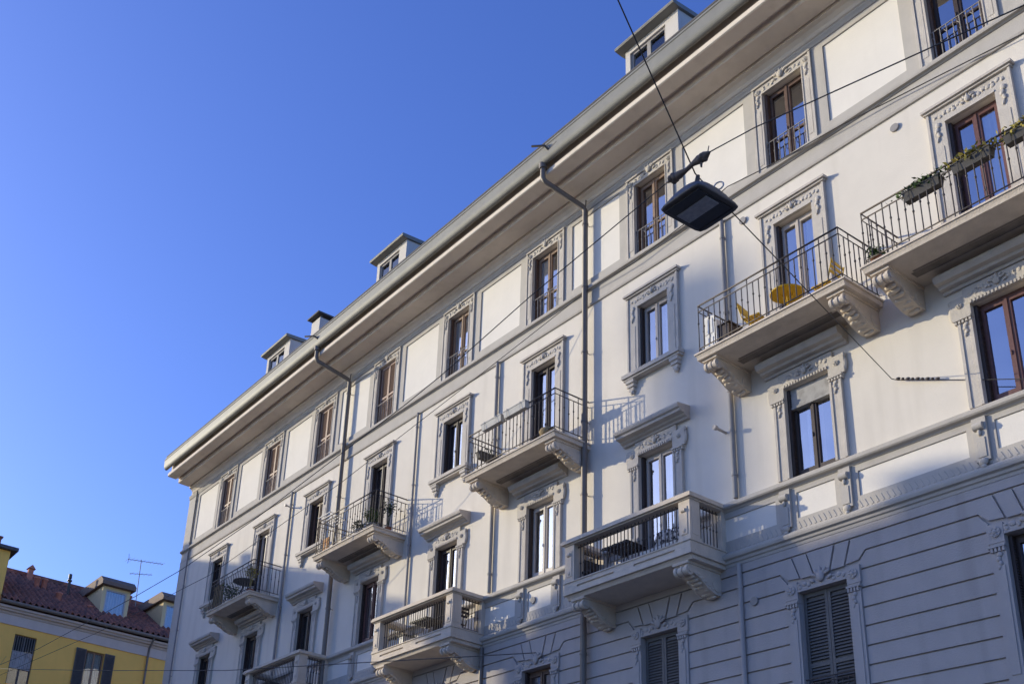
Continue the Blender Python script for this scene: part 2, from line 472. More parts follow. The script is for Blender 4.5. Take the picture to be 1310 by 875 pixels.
def rosette(mb, x, y, z, r):
    mb.tube([(x, y-.004, z), (x, y+.02, z)], r, 12)
    mb.blob((x, y+.024, z), (r*.45, .016, r*.45))
    for k in range(6):
        a = k*math.pi/3
        mb.blob((x+math.cos(a)*r*.66, y+.018, z+math.sin(a)*r*.66), (r*.26, .014, r*.26))
def tassel(mb, x, y, z, h):
    for i in range(4):
        mb.blob((x+(.012 if i % 2 else -.012), y, z-h*(i+.5)/4), (.05*(1-.18*i), .022, h/4*.62), .3 if i % 2 else -.3)

cache = {}
def cached(key, fn, name, material):
    if key not in cache:
        mb = MB(); fn(mb); cache[key] = mb.data(name, material)
    return cache[key]
rr = random.Random(3)

def surround5(mb):
    for s in (-1, 1):
        a, b = sorted((s*.505, s*.70)); mb.box(a, b, 0, .06, 0, 2.075)
        a, b = sorted((s*.70, s*.755)); mb.box(a, b, 0, .085, -.02, 2.30)
        a, b = sorted((s*.505, s*.53)); mb.box(a, b, .06, .075, 0, 2.06)
        rosette(mb, s*.62, .062, 2.17, .065); tassel(mb, s*.62, .07, 2.07, .32)
        mb.box(s*.62-.055, s*.62+.055, .06, .068, .18, 1.62)
    mb.box(-.70, .70, 0, .06, 2.08, 2.29); mb.box(-.755, .755, 0, .10, 2.30, 2.345)
    scrolls(mb, -.5, -.18, .062, 2.185, .16, rr); scrolls(mb, .18, .5, .062, 2.185, .16, rr)
    crest(mb, 0, .075, 2.26, .19)
def surround4(h):
    def fn(mb):
        for s in (-1, 1):
            a, b = sorted((s*.457, s*.73)); mb.box(a, b, 0, .06, 0, h)
            a, b = sorted((s*.73, s*.775)); mb.box(a, b, 0, .085, 0, h+.33)
            mb.box(s*.60-.07, s*.60+.07, .06, .07, .1, h-.5)
            tassel(mb, s*.60, .072, h+.05, .42)
        mb.box(-.73, .73, 0, .06, h+.002, h+.33)
        mb.box(-.80, .80, 0, .11, h+.332, h+.375); mb.box(-.84, .84, 0, .15, h+.377, h+.43)
        mb.box(-.46, .46, .06, .075, h+.004, h+.05)
        scrolls(mb, -.66, -.06, .064, h+.19, .16, rr); scrolls(mb, .06, .66, .064, h+.19, .16, rr)
        crest(mb, 0, .07, h+.2, .13)
    return fn
def sill4(mb):
    mb.box(-.86, .86, 0, .20, -.10, -.002); mb.box(-.84, .84, 0, .16, -.15, -.102)
    for s in (-1, 1):
        x = s*.66
        mb.box(x-.12, x+.12, 0, .15, -.24, -.152); mb.box(x-.10, x+.10, 0, .12, -.33, -.242)
        mb.box(x-.07, x+.07, 0, .09, -.42, -.332); mb.blob((x, .05, -.45), (.06, .05, .06))
def surround3(h):
    def fn(mb):
        for s in (-1, 1):
            a, b = sorted((s*.497, s*.75)); mb.box(a, b, 0, .06, 0, h-.21)
            a, b = sorted((s*.70, s*.75)); mb.box(a, b, .06, .08, 0, h-.3)
            a, b = sorted((s*.497, s*.545)); mb.box(a, b, .06, .08, 0, h-.3)
            a, b = sorted((s*.49, s*.80)); mb.box(a, b, 0, .115, h-.245, h-.20)
            for k in range(5):
                x = s*(.52+k*.062); mb.box(x-.018, x+.018, 0, .10, h-.30, h-.247)
            tassel(mb, s*.62, .07, h-.31, .26)
            a, b = sorted((s*.497, s*.84)); mb.box(a, b, 0, .075, h-.198, h+.2)
            rosette(mb, s*.68, .077, h+.04, .055)
            mb.blob((s*.84, .04, h-.02), (.05, .035, .16)); mb.blob((s*.82, .04, h+.17), (.06, .035, .06))
        mb.box(-.495, .495, 0, .075, h+.002, h+.2); mb.box(-.6, .6, 0, .07, h+.202, h+.34)
        for k in range(16):
            x = -.47+k*.0627; mb.box(x-.017, x+.017, .075, .10, h+.004, h+.065)
        scrolls(mb, -.5, -.14, .075, h+.2, .16, rr); scrolls(mb, .14, .5, .075, h+.2, .16, rr)
        crest(mb, 0, .085, h+.2, .15)
    return fn
def hood3(mb):             # a cornice over a window; origin at the window head
    prof = [(0, .36), (.08, .36), (.10, .40), (.16, .42), (.18, .46), (.30, .475), (.31, .53), (.36, .55), (.38, .60), (.38, .64), (0, .69)]
    mb.prism(prof, 0, -.95, .95)
def hood3low(mb):
    prof = [(0, .38), (.06, .38), (.08, .43), (.18, .44), (.20, .49), (.30, .50), (.34, .58), (.34, .62), (.28, .64), (.25, .70), (0, .72)]
    mb.prism(prof, 0, -.93, .93)
def surround2(mb):
    h = 2.41
    for s in (-1, 1):
        a, b = sorted((s*.503, s*.745)); mb.box(a, b, 0, .075, 0, h-.12)
        mb.box(s*.62-.07, s*.62+.07, .075, .09, .2, h-.5)
        a, b = sorted((s*.495, s*.765)); mb.box(a, b, 0, .12, h-.20, h-.16); 
        for k in range(4):
            x = s*(.53+k*.06); mb.box(x-.018, x+.018, 0, .11, h-.27, h-.202)
        tassel(mb, s*.62, .085, h-.28, .28)
        a, b = sorted((s*.503, s*.765)); mb.box(a, b, 0, .085, h-.118, h+.2)
        rosette(mb, s*.63, .087, h+.06, .09)
    mb.box(-.5, .5, 0, .08, h+.002, h+.16)
    scrolls(mb, -.5, -.2, .082, h+.10, .15, rr); scrolls(mb, .2, .5, .082, h+.10, .15, rr)
    crest(mb, 0, .095, h+.18, .2)
def guard5(mb):
    y = .015
    for z in (.06, .70): mb.tube([(-.5, y, z), (.5, y, z)], .013, 5)
    for k in range(8):
        x = -.44+k*.126
        mb.tube([(x, y, .06), (x, y, .70)], .011, 5)
        mb.blob((x, y, .40), (.02, .02, .028))
        if k % 2: mb.tube([(x, y, .52), (x+.05, y, .60), (x+.06, y, .68)], .008, 4)
def guard2(mb):
    y = .02
    for z in (.06, .72, .80): mb.tube([(-.5, y, z), (.5, y, z)], .013, 5)
    for k in range(9): mb.tube([(-.44+k*.11, y, .06), (-.44+k*.11, y, .72)], .01, 5)

def casement(hw, h, mid):
    def fn(mb):
        y0, y1 = -.19, -.12
        mb.box(-hw, -hw+.055, y0, y1, 0, h); mb.box(hw-.055, hw, y0, y1, 0, h)
        mb.box(-hw+.055, hw-.055, y0, y1, h-.06, h); mb.box(-hw+.055, hw-.055, y0, y1, 0, .07)
        y0, y1 = -.175, -.105
        for a, b in ((-hw+.058, -.004), (.004, hw-.058)):
            mb.box(a, a+.06, y0, y1, .075, h-.065); mb.box(b-.06, b, y0, y1, .075, h-.065)
            mb.box(a+.06, b-.06, y0, y1, h-.135, h-.065); mb.box(a+.06, b-.06, y0, y1, .075, .17)
            if mid: mb.box(a+.06, b-.06, y0+.01, y1-.01, h*mid-.025, h*mid+.025)
        mb.box(-.022, .022, -.105, -.085, .08, h-.07); mb.blob((.03, -.08, h*.42), (.015, .02, .05))
    return fn
def pane(hw, h):
    def fn(mb):
        for a, b in ((-hw+.11, -.055), (.055, hw-.11)):
            mb.face([(a, -.145, .16), (a, -.145, h-.125), (b, -.145, h-.125), (b, -.145, .16)])
    return fn
def drape(a, b, h, z0=.12, y=-.19, amp=.018, per=.11):
    def fn(mb):
        n = max(8, int(abs(b-a)/.018)); vs = []
        for i in range(n+1):
            x = a+(b-a)*i/n
            yy = y+amp*math.sin(2*math.pi*x/per)+.012*math.sin(x*23)
            vs += [(x, yy, z0), (x, yy, h-.05)]
        mb.mesh(vs, [[2*i, 2*i+1, 2*i+3, 2*i+2] for i in range(n)], True)
    return fn
def louvre(a, b, h, z0=.03, y=-.06):
    def fn(mb):
        mb.box(a, a+.055, y-.035, y, z0, h); mb.box(b-.055, b, y-.035, y, z0, h)
        for z in (z0, h-.08, (z0+h)*.42): mb.box(a+.055, b-.055, y-.034, y-.001, z, z+.08)
        z = z0+.095
        while z < h-.13:
            if not (z0+h)*.42-.05 < z < (z0+h)*.42+.085:
                mb.prism([(y-.008, z), (y-.001, z+.004), (y-.026, z+.046), (y-.033, z+.042)], 0, a+.054, b-.054)
            z += .060
        mb.box(a+.054, b-.054, y-.045, y-.040, z0, h)
    return fn
def folded(side, hw, h, w=.06):
    """a shutter folded back into the reveal; its dark wood also stands for the shade there"""
    def fn(mb):
        x = side*hw; a, b = sorted((x-side*.004, x-side*w))
        mb.box(a, b, -.118, -.015, .03, h-.02)
        z = .1
        while z < h-.12:
            p, q = sorted((x-side*(w+.001), x-side*(w+.012))); mb.box(p, q, -.108, -.025, z, z+.022); z += .045
    return fn

# what each window shows: frame wood, mid rail, and its dressings
CFG = {
 (5,1): dict(f="dark_wood", mid=.36), (5,2): dict(f="brown_wood", mid=.36, fold=1), (5,3): dict(f="tan_wood", mid=.36, fold=1, open=1),
 (5,4): dict(f="tan_wood", mid=.36, drape=[("curtain", -.1, .42)]), (5,5): dict(f="tan_wood", mid=.36, drape=[("curtain", -.2, .42)]), (5,6): dict(f="tan_wood", mid=.36, panel=1),
 (5,7): dict(f="tan_wood", mid=.36, panel=1), (5,8): dict(f="tan_wood", mid=.36, panel=1),
 (5,9): dict(f="tan_wood", mid=.36, panel=1), (5,0): dict(f="brown_wood", mid=.36),
 (4,1): dict(f="red_wood", mid=0, drape=[("curtain", -.40, -.02)]), (4,2): dict(f="white_wood", mid=0, drape=[("curtain", -.38, -.12), ("pink_curtain", -.1, .05)], fold=1),
 (4,3): dict(f="white_wood", mid=0, fold=1, drape=[("curtain", -.40, -.2)]), (4,4): dict(f="dark_wood", mid=0, drape=[("curtain", -.40, -.02)]),
 (4,5): dict(f="dark_wood", mid=0, drape=[("curtain", -.12, .25)]), (4,6): dict(f="dark_wood", mid=0, drape=[("curtain", -.4, .05)]),
 (4,7): dict(f="brown_wood", mid=0, drape=[("pink_curtain", -.4, -.1)]), (4,8): dict(f="white_wood", mid=0, fold=1), (4,9): dict(f="dark_wood", mid=0, fold=1),
 (4,0): dict(f="brown_wood", mid=0),
 (3,1): dict(f="red_wood", mid=0, fold=1), (3,2): dict(f="dark_wood", mid=0, drape=[("pink_curtain", -.14, .12), ("curtain", .13, .22)], box=1),
 (3,3): dict(f="white_wood", mid=0, drape=[("curtain", -.42, -.2)]), (3,4): dict(f="white_wood", mid=0, drape=[("curtain", -.42, .05)]),
 (3,5): dict(f="dark_wood", mid=0, drape=[("curtain", -.42, .15)]), (3,6): dict(f="red_wood", mid=0, drape=[("pink_curtain", -.42, .42)]),
 (3,7): dict(f="dark_wood", mid=0, drape=[("curtain", -.4, .1)]), (3,8): dict(f="dark_wood", mid=0, drape=[("grey_blind", -.42, .42)]), (3,9): dict(f="dark_wood", mid=0), (3,0): dict(f="red_wood", mid=0),
 (2,1): dict(f="dark_wood", mid=0), (2,2): dict(f="dark_wood", mid=0, shut=1), (2,3): dict(f="dark_wood", mid=0, shut=1),
 (2,4): dict(f="brown_wood", mid=0, drape=[("pink_curtain", -.3, .42)]), (2,5): dict(f="dark_wood", mid=0), (2,6): dict(f="dark_wood", mid=0, shut=1),
 (2,7): dict(f="dark_wood", mid=0), (2,8): dict(f="dark_wood", mid=0, shut=1), (2,9): dict(f="dark_wood", mid=0), (2,0): dict(f="dark_wood", mid=0),
}
for (f, c), g in sorted(CFG.items()):
    z0, z1 = span(c, f); h = z1-z0; hw = HW[f]; at = (UC[c], 0, z0)
    win = HP("window", cached(("case", f, h, g["mid"], g["f"]), casement(hw-.002, h-.004, g["mid"]), "window", g["f"]), at)
    def S(key, fn, name, material, loc=(0, 0, 0)):
        return place(name, cached(key, fn, name, material), win, loc)
    S(("pane", f, h), pane(hw, h), "pane", "glass")
    for i, (cm, a, b) in enumerate(g.get("drape", [])):
        S(("drape", a, b, h, cm, f), drape(a, b, h, y=-.165, amp=.006, per=.09) if f == 5 else drape(a, b, h), "curtain", cm)
    if not g.get("shut"):
        S(("fold", f, h), folded(1, hw, h), "shutter", "dark_wood" if f < 5 else "brown_wood")  # folded shutters, added throughout so dark wood also stands for the shaded reveal
    if g.get("shut"):
        S(("lou", f, h, 0), louvre(-hw+.01, -.004, h-.01), "shutter", "shutter_grey")
        S(("lou", f, h, 1), louvre(.004, hw-.01, h-.01), "shutter", "shutter_grey")
    if g.get("panel"):
        S(("pan", f, h, 0), louvre(-hw+.01, -.004, h-.01, .03, -.035), "shutter", "shutter_brown")
        S(("pan", f, h, 1), louvre(.004, hw-.07, h-.01, .03, -.045), "shutter", "shutter_brown")
    if g.get("box"):
        def blind(mb):
            mb.box(-hw+.01, hw-.01, -.14, -.05, h-.40, h-.01); mb.box(-hw+.01, hw-.01, -.15, -.035, h-.45, h-.402)
        S(("blind", c), blind, "roller_blind", "grey_blind")
    if f == 5:
        S("s5", surround5, "surround", "surround_stone"); S("g5", guard5, "guard_rail", "light_iron")
    elif f == 4:
        S(("s4", h), surround4(h), "surround", "surround_stone")
        if c not in IRON: S("sill4", sill4, "sill", "surround_stone")
    elif f == 3:
        S(("s3", h), surround3(h), "surround", "surround_stone")
        if c in STONE+[9]: S("hood3", hood3, "hood", "surround_stone", (0, 0, h))
        else: S("hood3low", hood3low, "hood", "surround_stone", (0, 0, h))
    else:
        S("s2", surround2, "surround", "rusticated")
        if g.get("shut"): S("g2", guard2, "guard_rail", "iron")

# ------------------------------------------------------------------ iron balconies (fourth floor)
BW, BD = 1.72, 1.16
def slab_i(mb):
    mb.box(-BW, BW, 0, BD, -.035, 0.0); mb.prism([(0, -.038), (BD-.02, -.038), (BD-.045, -.09), (BD-.06, -.14), (0, -.14)], 0, -BW+.03, BW-.03)
    mb.k = 1; mb.box(-1.18, 1.18, .345, .52, -.1445, -.1415); mb.box(-1.02, 1.12, .53, .58, -.1445, -.1415); mb.k = 0  # dark strips paint the deep shade under the slab, next to the hood
def rail_i(mb):
    x, y, zt, zm, zb = BW-.08, BD-.08, 1.14, 1.0, .13
    for z, r in ((zt, .019), (zm, .013), (zb, .013)):
        mb.tube([(-x, .01, z), (-x, y, z), (x, y, z), (x, .01, z)], r, 6)
    def bal(px, py, i):
        post = i % 3 == 0
        mb.tube([(px, py, 0 if post else zb), (px, py, zt if post else zm)], .0115, 5)
        mb.blob((px, py, .60 if i % 2 else .72), (.021, .021, .03))
    n = 24
    for i in range(n+1): bal(-x+2*x*i/n, y, i)
    for s in (-1, 1):
        for i in range(7): bal(s*x, y*(i+.4)/7.4, i+1)
def console(w, top, depth, drop, stone=True):
    def fn(mb):
        p = [(0, top), (depth-.05, top), (depth-.03, top-.05), (depth-.10, top-.05)]
        body = [(0, top), (depth-.06, top), (depth-.06, top-.07), (depth-.12, top-.10), (depth-.20, top-.20), (depth*.62, top-.27), (depth*.40, top-drop*.86), (depth*.2, top-drop), (0, top-drop)]
        mb.prism(body, 0, -w/2, w/2)
        mb.box(-w/2-.025, w/2+.025, .002, depth-.02, top-.055, top-.001)
        yc, zc = depth-.11, top-.165
        for k in range(5):                       # ribbed volute at the front
            a = -w/2+w*k/5+.004; r = (.105, .085, .10, .085, .105)[k]
            mb.tube([(a, yc, zc), (a+w/5-.008, yc, zc)], r, 12)
        for s in (-1, 1):
            mb.tube([(s*(w/2-.003), yc, zc), (s*(w/2+.016), yc, zc)], .055, 10)
            mb.tube([(s*(w/2-.003), .15, top-drop*.62), (s*(w/2+.014), .15, top-drop*.62)], .12*drop/.45, 12)
            for k in range(5):
                t = k/4; mb.blob((s*w/2, depth*.66-t*depth*.38, top-.2-t*(drop*.42)), (.014, .05, .032))
        for k in range(7):                       # leaf down the underside
            t = k/6; y = depth*.72*(1-t)+.12*t; z = (top-.24)*(1-t)+(top-drop-.0)*t
            mb.blob((0, y, z), (w*.42*(1-.3*abs(t-.5)), .06, .05)); mb.blob((w*.25*(1 if k % 2 else -1), y+.03, z-.02), (.05, .04, .035))
    return fn
for c in IRON:
    b = HP("balcony", cached("slab_i", slab_i, "balcony", ["stone", "hood_shade"]), (UC[c], 0, 14.06))
    place("railing", cached("rail_i", rail_i, "railing", "iron"), b)
    for s in (-1, 1):
        place("bracket", cached("console_i", console(.30, -.14, 1.06, .47), "bracket", "stone"), b, (s*(BW-.28), 0, 0))

# ------------------------------------------------------------------ stone balconies (third floor)
SW, SD = 1.79, 1.06
def slab_s(mb):
    mb.box(-SW, SW, 0, SD, .0, .06)
    mb.prism([(0, -.005), (SD-.05, -.005), (SD-.08, -.05), (SD-.10, -.09), (0, -.09)], 0, -SW+.05, SW-.05)
    mb.box(-SW+.01, SW-.01, .15, SD-.14, .062, .10)
    # parapet foot with long slots, a frame in front of a set-back face
    y1 = SD-.01
    mb.box(-SW+.02, SW-.02, y1-.20, y1-.035, .062, .26)
    mb.box(-SW+.02, SW-.02, y1-.034, y1, .062, .115); mb.box(-SW+.02, SW-.02, y1-.034, y1, .165, .26)
    for a, b in ((-SW+.02, -SW+.42), (-.28, .28), (SW-.42, SW-.02)): mb.box(a, b, y1-.034, y1, .116, .164)
    for s in (-1, 1):
        a, b = sorted((s*(SW-.02), s*(SW-.2))); mb.box(a, b, .0, y1-.201, .062, .26)
    mb.box(-SW, SW, 0, SD+.012, .261, .285)
def piers_s(s, front):
    def fn(mb):
        if front:
            mb.box(-.14, .14, -.14, .14, 0, .845); mb.box(-.08, .08, .14, .155, .12, .70)
            mb.box(-.16, .16, -.16, .16, 0, .06)
            mb.box(s*.14-.008, s*.14+.008, -.08, .08, .12, .70)
            mb.tube([(-.045, .155, .62), (.045, .155, .62)], .042, 8); mb.blob((0, .155, .20), (.04, .02, .05))
        else: mb.box(-.12, .12, 0, .14, 0, .845)
    return fn
def hand_s(mb):
    y = SD-.02
    for a, b, z0, z1, o in ((0, 0, 1.131, 1.16, .0), (0, 0, 1.161, 1.225, .05), (0, 0, 1.226, 1.26, .03)):
        mb.box(-SW+.0-o, SW+o, y-.24-o*.5, y+.02+o, z0, z1)
        for s in (-1, 1):
            p, q = sorted((s*(SW+o), s*(SW-.24-o*.5))); mb.box(p, q, 0, y-.241-o*.5, z0, z1)
def bal_s(mb):
    y = SD-.15; x = SW-.13
    for z in (.34, 1.08):
        mb.box(-x, x, y-.012, y+.012, z-.012, z+.012)
        for s in (-1, 1): mb.box(s*x-.012, s*x+.012, .05, y-.013, z-.012, z+.012)
    n = 30
    for i in range(n+1):
        px = -x+.15+(2*x-.3)*i/n
        mb.tube([(px, y, .286), (px, y, 1.13)], .0115, 5); mb.blob((px, y, .70), (.021, .021, .03))
    for s in (-1, 1):
        for i in range(7):
            py = .17+(y-.36)*i/6
            mb.tube([(s*x, py, .286), (s*x, py, 1.13)], .0115, 5); mb.blob((s*x, py, .70), (.021, .021, .03))
for c in STONE:
    b = HP("balcony", cached("slab_s", slab_s, "balcony", "stone"), (UC[c], 0, 9.93))
    b["label"] = "stone balcony with a heavy handrail and thin iron bars"
    place("handrail", cached("hand_s", hand_s, "handrail", "stone"), b)
    place("balustrade", cached("bal_s", bal_s, "balustrade", "iron"), b)
    for s in (-1, 1):
        place("pier", cached(("pf", s), piers_s(s, True), "pier", "stone"), b, (s*(SW-.165), SD-.165, .286))
        place("pier", cached(("pb", s), piers_s(s, False), "pier", "stone"), b, (s*(SW-.15), 0, .286))
        place("bracket", cached("console_s", console(.34, -.09, 1.0, .50), "bracket", "stone"), b, (s*(SW-.36), 0, 0))

# ------------------------------------------------------------------ pipes, vents, hooks on the facade
def downpipe(u, zt, zb, r, material, elbow=False, y=.17):
    mb = MB()
    if elbow:
        pts = [(u+.25, 1.40, 21.75), (u+.25, 1.40, 21.32), (u+.22, 1.34, 21.22), (u+.02, .24, 20.86), (u, y, 20.74), (u, y, zb)]
        mb.tube(pts, r, 10)
        mb.tube([(u+.25, 1.40, 21.8), (u+.25, 1.40, 21.62)], r+.035, 10)
        mb.tube([(u, y, 20.86), (u, y-.02, 21.1)], .02, 5)
    else: mb.tube([(u, y, zt), (u, y, zb)], r, 8)
    z = zt-.5 if not elbow else 20.3
    while z > zb:
        mb.tube([(u, y, z), (u, y, z+.05)], r+.012, 10 if elbow else 8)
        mb.tube([(u, .0, z+.025), (u, y, z+.025)], .012, 4)
        z -= 1.9
    H(mb, "downpipe", material)
downpipe(17.60, 21, 0.2, .072, "pipe", True)
downpipe(29.02, 21, 0.2, .072, "pipe", True)
downpipe(13.40, 17.93, 11.25, .048, "grey_pipe", y=.07)
downpipe(13.40, 9.86, 0.2, .048, "rusticated", y=.09)
downpipe(21.13, 17.93, 11.25, .050, "grey_pipe", y=.07)
downpipe(21.30, 9.86, 0.2, .048, "pipe", y=.09)
downpipe(32.53, 17.93, 11.25, .045, "grey_pipe", y=.07)
downpipe(24.9, 17.93, 11.25, .035, "grey_pipe", y=.06)
downpipe(41.35, 21.0, 11.3, .035, "grey_pipe", y=.08)
for u, z, y in ((12.88, 17.63, 0), (19.48, 10.66, .01), (13.11, 9.04, .042), (9.3, 17.6, 0)):
    mb = MB(); mb.tube([(u, y, z), (u, y+.04, z)], .085, 14); mb.tube([(u, y+.03, z), (u, y+.034, z)], .06, 12)
    H(mb, "vent", "grey_pipe")
for u, z in ((13.62, 12.80), (32.44, 17.30)):     # small cable arms
    mb = MB(); mb.tube([(u, 0, z), (u, .34, z+.01)], .028, 8); mb.tube([(u, .28, z+.01), (u, .36, z+.01)], .05, 8)
    H(mb, "cable_arm", "white_wood")
mb = MB(); mb.tube([(17.5, 1.45, 21.9), (17.55, 1.62, 22.05), (17.9, 1.75, 22.2)], .03, 6); mb.tube([(17.5, 1.5, 21.95), (17.2, 1.5, 22.0)], .035, 6)
mb.tube([(29.05, 1.45, 21.9), (29.15, 1.62, 22.05), (29.6, 1.75, 22.2)], .03, 6)
H(mb, "gutter_hook", "iron")
mb = MB()                                          # telephone line clipped along the string course
pts = [(17.47, .16, 18.29), (16.6, .16, 18.24), (15.93, .15, 18.22), (15.2, .16, 18.3), (14.23, .16, 18.39), (13.11, .18, 18.6), (12.28, .17, 18.48), (11.4, .15, 18.40), (10.33, .16, 18.31), (9.3, .1, 18.2), (8.34, .1, 18.06), (6.79, .1, 17.82), (3, .1, 17.4), (-7, .1, 17.3)]
mb.tube(pts, .012, 5)
H(mb, "wall_cable", "cable")

# ------------------------------------------------------------------ dormers and chimney on its roof
def dormer(u0, u1, yf, zt):
    mb = MB()
    zb = 22.9
    mb.sheet((u0, u1), (zb, zt), [(u0+.42, u1-.16, zb+.3, zt-.16)], yf, yf-.12)
    mb.face([(u0, yf-.121, zb-.4), (u0, yf-.121, zt), (u0, -3, zt+.2), (u0, -3, zb-.4)]); mb.face([(u1, yf-.121, zb-.4), (u1, yf-.121, zt), (u1, -3, zt+.2), (u1, -3, zb-.4)])
    d = H(mb, "dormer", "dormer_plaster")
    mb = MB(); mb.prism([(yf+.22, zt+.03), (yf+.24, zt+.07), (yf+.22, zt+.13), (-3, zt+.33), (-3, zt+.22), (yf+.0, zt+.002)], 0, u0-.07, u1+.16)
    mb.build("roof", "zinc", d)
    mb = MB()
    a, b, c, e = u0+.422, u1-.162, zb+.3, zt-.162
    for p in ((a, a+.07), ((a+b)/2-.06, (a+b)/2+.06), (b-.07, b)): mb.box(p[0], p[1], yf-.11, yf-.05, c, e)
    mb.box(a, b, yf-.109, yf-.051, e-.07, e); mb.box(a, b, yf-.109, yf-.051, c, c+.07)
    mb.build("frame", "grey_pipe", d)
    mb = MB().box(a+.02, b-.02, yf-.09, yf-.08, c+.02, e-.02); mb.build("pane", "clear_glass", d)
    mb = MB().box(a, b, yf-.14, yf-.125, c, e); mb.build("curtain", "curtain", d)
for u0, u1 in ((14.2, 15.98), (25.9, 27.65), (33.7, 35.55)):
    dormer(u0, u1, .3, 24.72)
mb = MB(); mb.box(31.55, 32.15, -.55, .25, 22.6, 24.62)
ch = H(mb, "chimney", "dormer_plaster")
mb = MB(); mb.box(31.45, 32.27, -.70, .40, 24.74, 24.80)
for x in (31.57, 32.07):
    for y in (-.5, .14): mb.box(x, x+.07, y, y+.07, 24.622, 24.738)
mb.build("chimney_cap", "slate", ch)

# ------------------------------------------------------------------ the yellow building across the side street
YU = 60.0
yb = empty("yellow_building", (YU, -8, 0), "yellow building with a brown tiled roof, dormers and grey eaves at the far left", "building")
def Y(mb, name, material, parent=None): 
    return mb.build(name, material, yb, (-YU, 8, 0)) if parent is None else mb.build(name, material, parent, (0, 0, 0))
class TMB(MB):             # faces -x: built facing +y, then turned a quarter
    def turn(self, x0):
        self.v = [(x0-v[1], v[0], v[2]) for v in self.v]; return self
wins = [(1.15, .6, 15.72, 18.43), (-2.79, .52, 15.9, 18.43), (-9.6, .52, 15.9, 18.43), (-13.5, .52, 15.9, 18.43)]
hl = []
for n, hw, z0, z1 in wins: hl.append((n-hw, n+hw, z0, z1))
mb = TMB().sheet((-30, 2.9), (0, 18.86), hl, 0, -.3).turn(YU)
mb.box(YU+.302, YU+12, -30, 2.88, 0, 20.0)
Y(mb, "wall", "yellow_plaster")
mb = MB()
mb.prism([(YU, 18.84), (YU-.06, 18.84), (YU-.06, 19.36), (YU-.12, 19.40), (YU-.16, 19.48), (YU-.30, 19.52), (YU-.34, 19.60), (YU-.44, 19.64), (YU-.46, 19.74), (YU, 19.9)], 1, -30, 2.92) if False else None
pf = [(YU, 18.84), (YU-.06, 18.84), (YU-.06, 19.36), (YU-.12, 19.40), (YU-.16, 19.48), (YU-.30, 19.52), (YU-.34, 19.60), (YU-.44, 19.64), (YU-.46, 19.74), (YU, 19.9)]
mb.prism(pf, 1, -30, 2.92)
Y(mb, "eaves_cornice", "grey_cornice")
mb = MB(); mb.prism([(YU-.48, 19.95)]+[(YU-.59+.11*math.cos(a), 19.93-.13*math.sin(a)) for a in [k*math.pi/8 for k in range(9)]]+[(YU-.70, 19.98), (YU-.60, 19.98)], 1, -30, 2.95)
mb.tube([(YU-.55, -5.82, 19.9), (YU-.55, -5.82, 19.72), (YU-.10, -5.82, 19.35), (YU-.10, -5.80, 18.8), (YU-.10, -5.80, .2)], .06, 8)
Y(mb, "gutter", "pipe")
mb = MB()                                          # barrel tiles: wavy courses that step down the slope
x0r, z0r, sl_ = YU-.62, 20.08, .54
rows = 17; cl = 7.0/rows; amp = .085; per = .34; st = per/8
cols = int(33/st)
for r_ in range(rows):
    xa, xb = x0r+r_*cl, x0r+(r_+1)*cl+.06
    vs = []
    for i in range(cols+1):
        n_ = 2.9-i*st; d = amp*math.sin(2*math.pi*n_/per)
        vs += [(xa, n_, z0r+(xa-x0r)*sl_+d+.045), (xb, n_, z0r+(xb-x0r)*sl_+d-.0), (xa, n_, z0r+(xa-x0r)*sl_+d-.02)]
    fs = []
    for i in range(cols): fs += [[3*i, 3*i+1, 3*i+4, 3*i+3], [3*i, 3*i+3, 3*i+5, 3*i+2]]
    mb.mesh(vs, fs, True)
mb.box(x0r+6.9, x0r+7.2, -30, 2.9, z0r+3.75, z0r+3.98)
mb.prism([(x0r+7.1, z0r+3.8), (YU+13, 20), (x0r, 19.95)], 1, -30, 2.9)
yroof = Y(mb, "roof", "roof_tile", None)
def yroof_part(mb, name, material): return mb.build(name, material, yroof)
for x, n, z, r, h in ((64.0, .14, 22.2, .16, 1.0), (64.0, -.3, 22.2, .16, 1.0), (62.0, -.72, 21.1, .17, .85), (62.0, -2.6, 20.85, .14, .8), (62.0, -4.62, 20.9, .15, .75), (65.2, -5.9, 23.0, .2, .9)):
    mb = MB(); mb.lathe((x, n, z), [(r, -.4), (r, h-.15), (r*1.25, h-.13), (r*1.25, h-.05), (r*.6, h-.04), (r*.6, h)], 10)
    yroof_part(mb, "chimney_pot", "terracotta")
mb = MB(); mb.box(65.4, 65.7, 1.3-1.2, 1.6-1.2, 23.0, 24.05); mb.prism([(.02, 24.05), (.48, 24.05), (.25, 24.3)], 0, 65.3, 65.8); yroof_part(mb, "chimney_pot", "terracotta")
mb = MB(); mb.tube([(64, -1.82, 22.0), (64, -1.74, 23.55)], .09, 8); mb.tube([(64, -1.74, 23.4), (64, -1.74, 23.48)], .15, 8); mb.tube([(64, -1.74, 23.6), (64, -1.73, 23.85)], .11, 8)
yroof_part(mb, "flue_pipe", "iron")
for n in (-.75, .9, -2.6, 2.4):
    mb = MB(); xx = 63.1; mb.prism([(xx, 21.62), (xx+.6, 21.94), (xx+.58, 22.02), (xx-.02, 21.70)], 1, n-.22, n+.22); yroof_part(mb, "skylight", "aluminium")
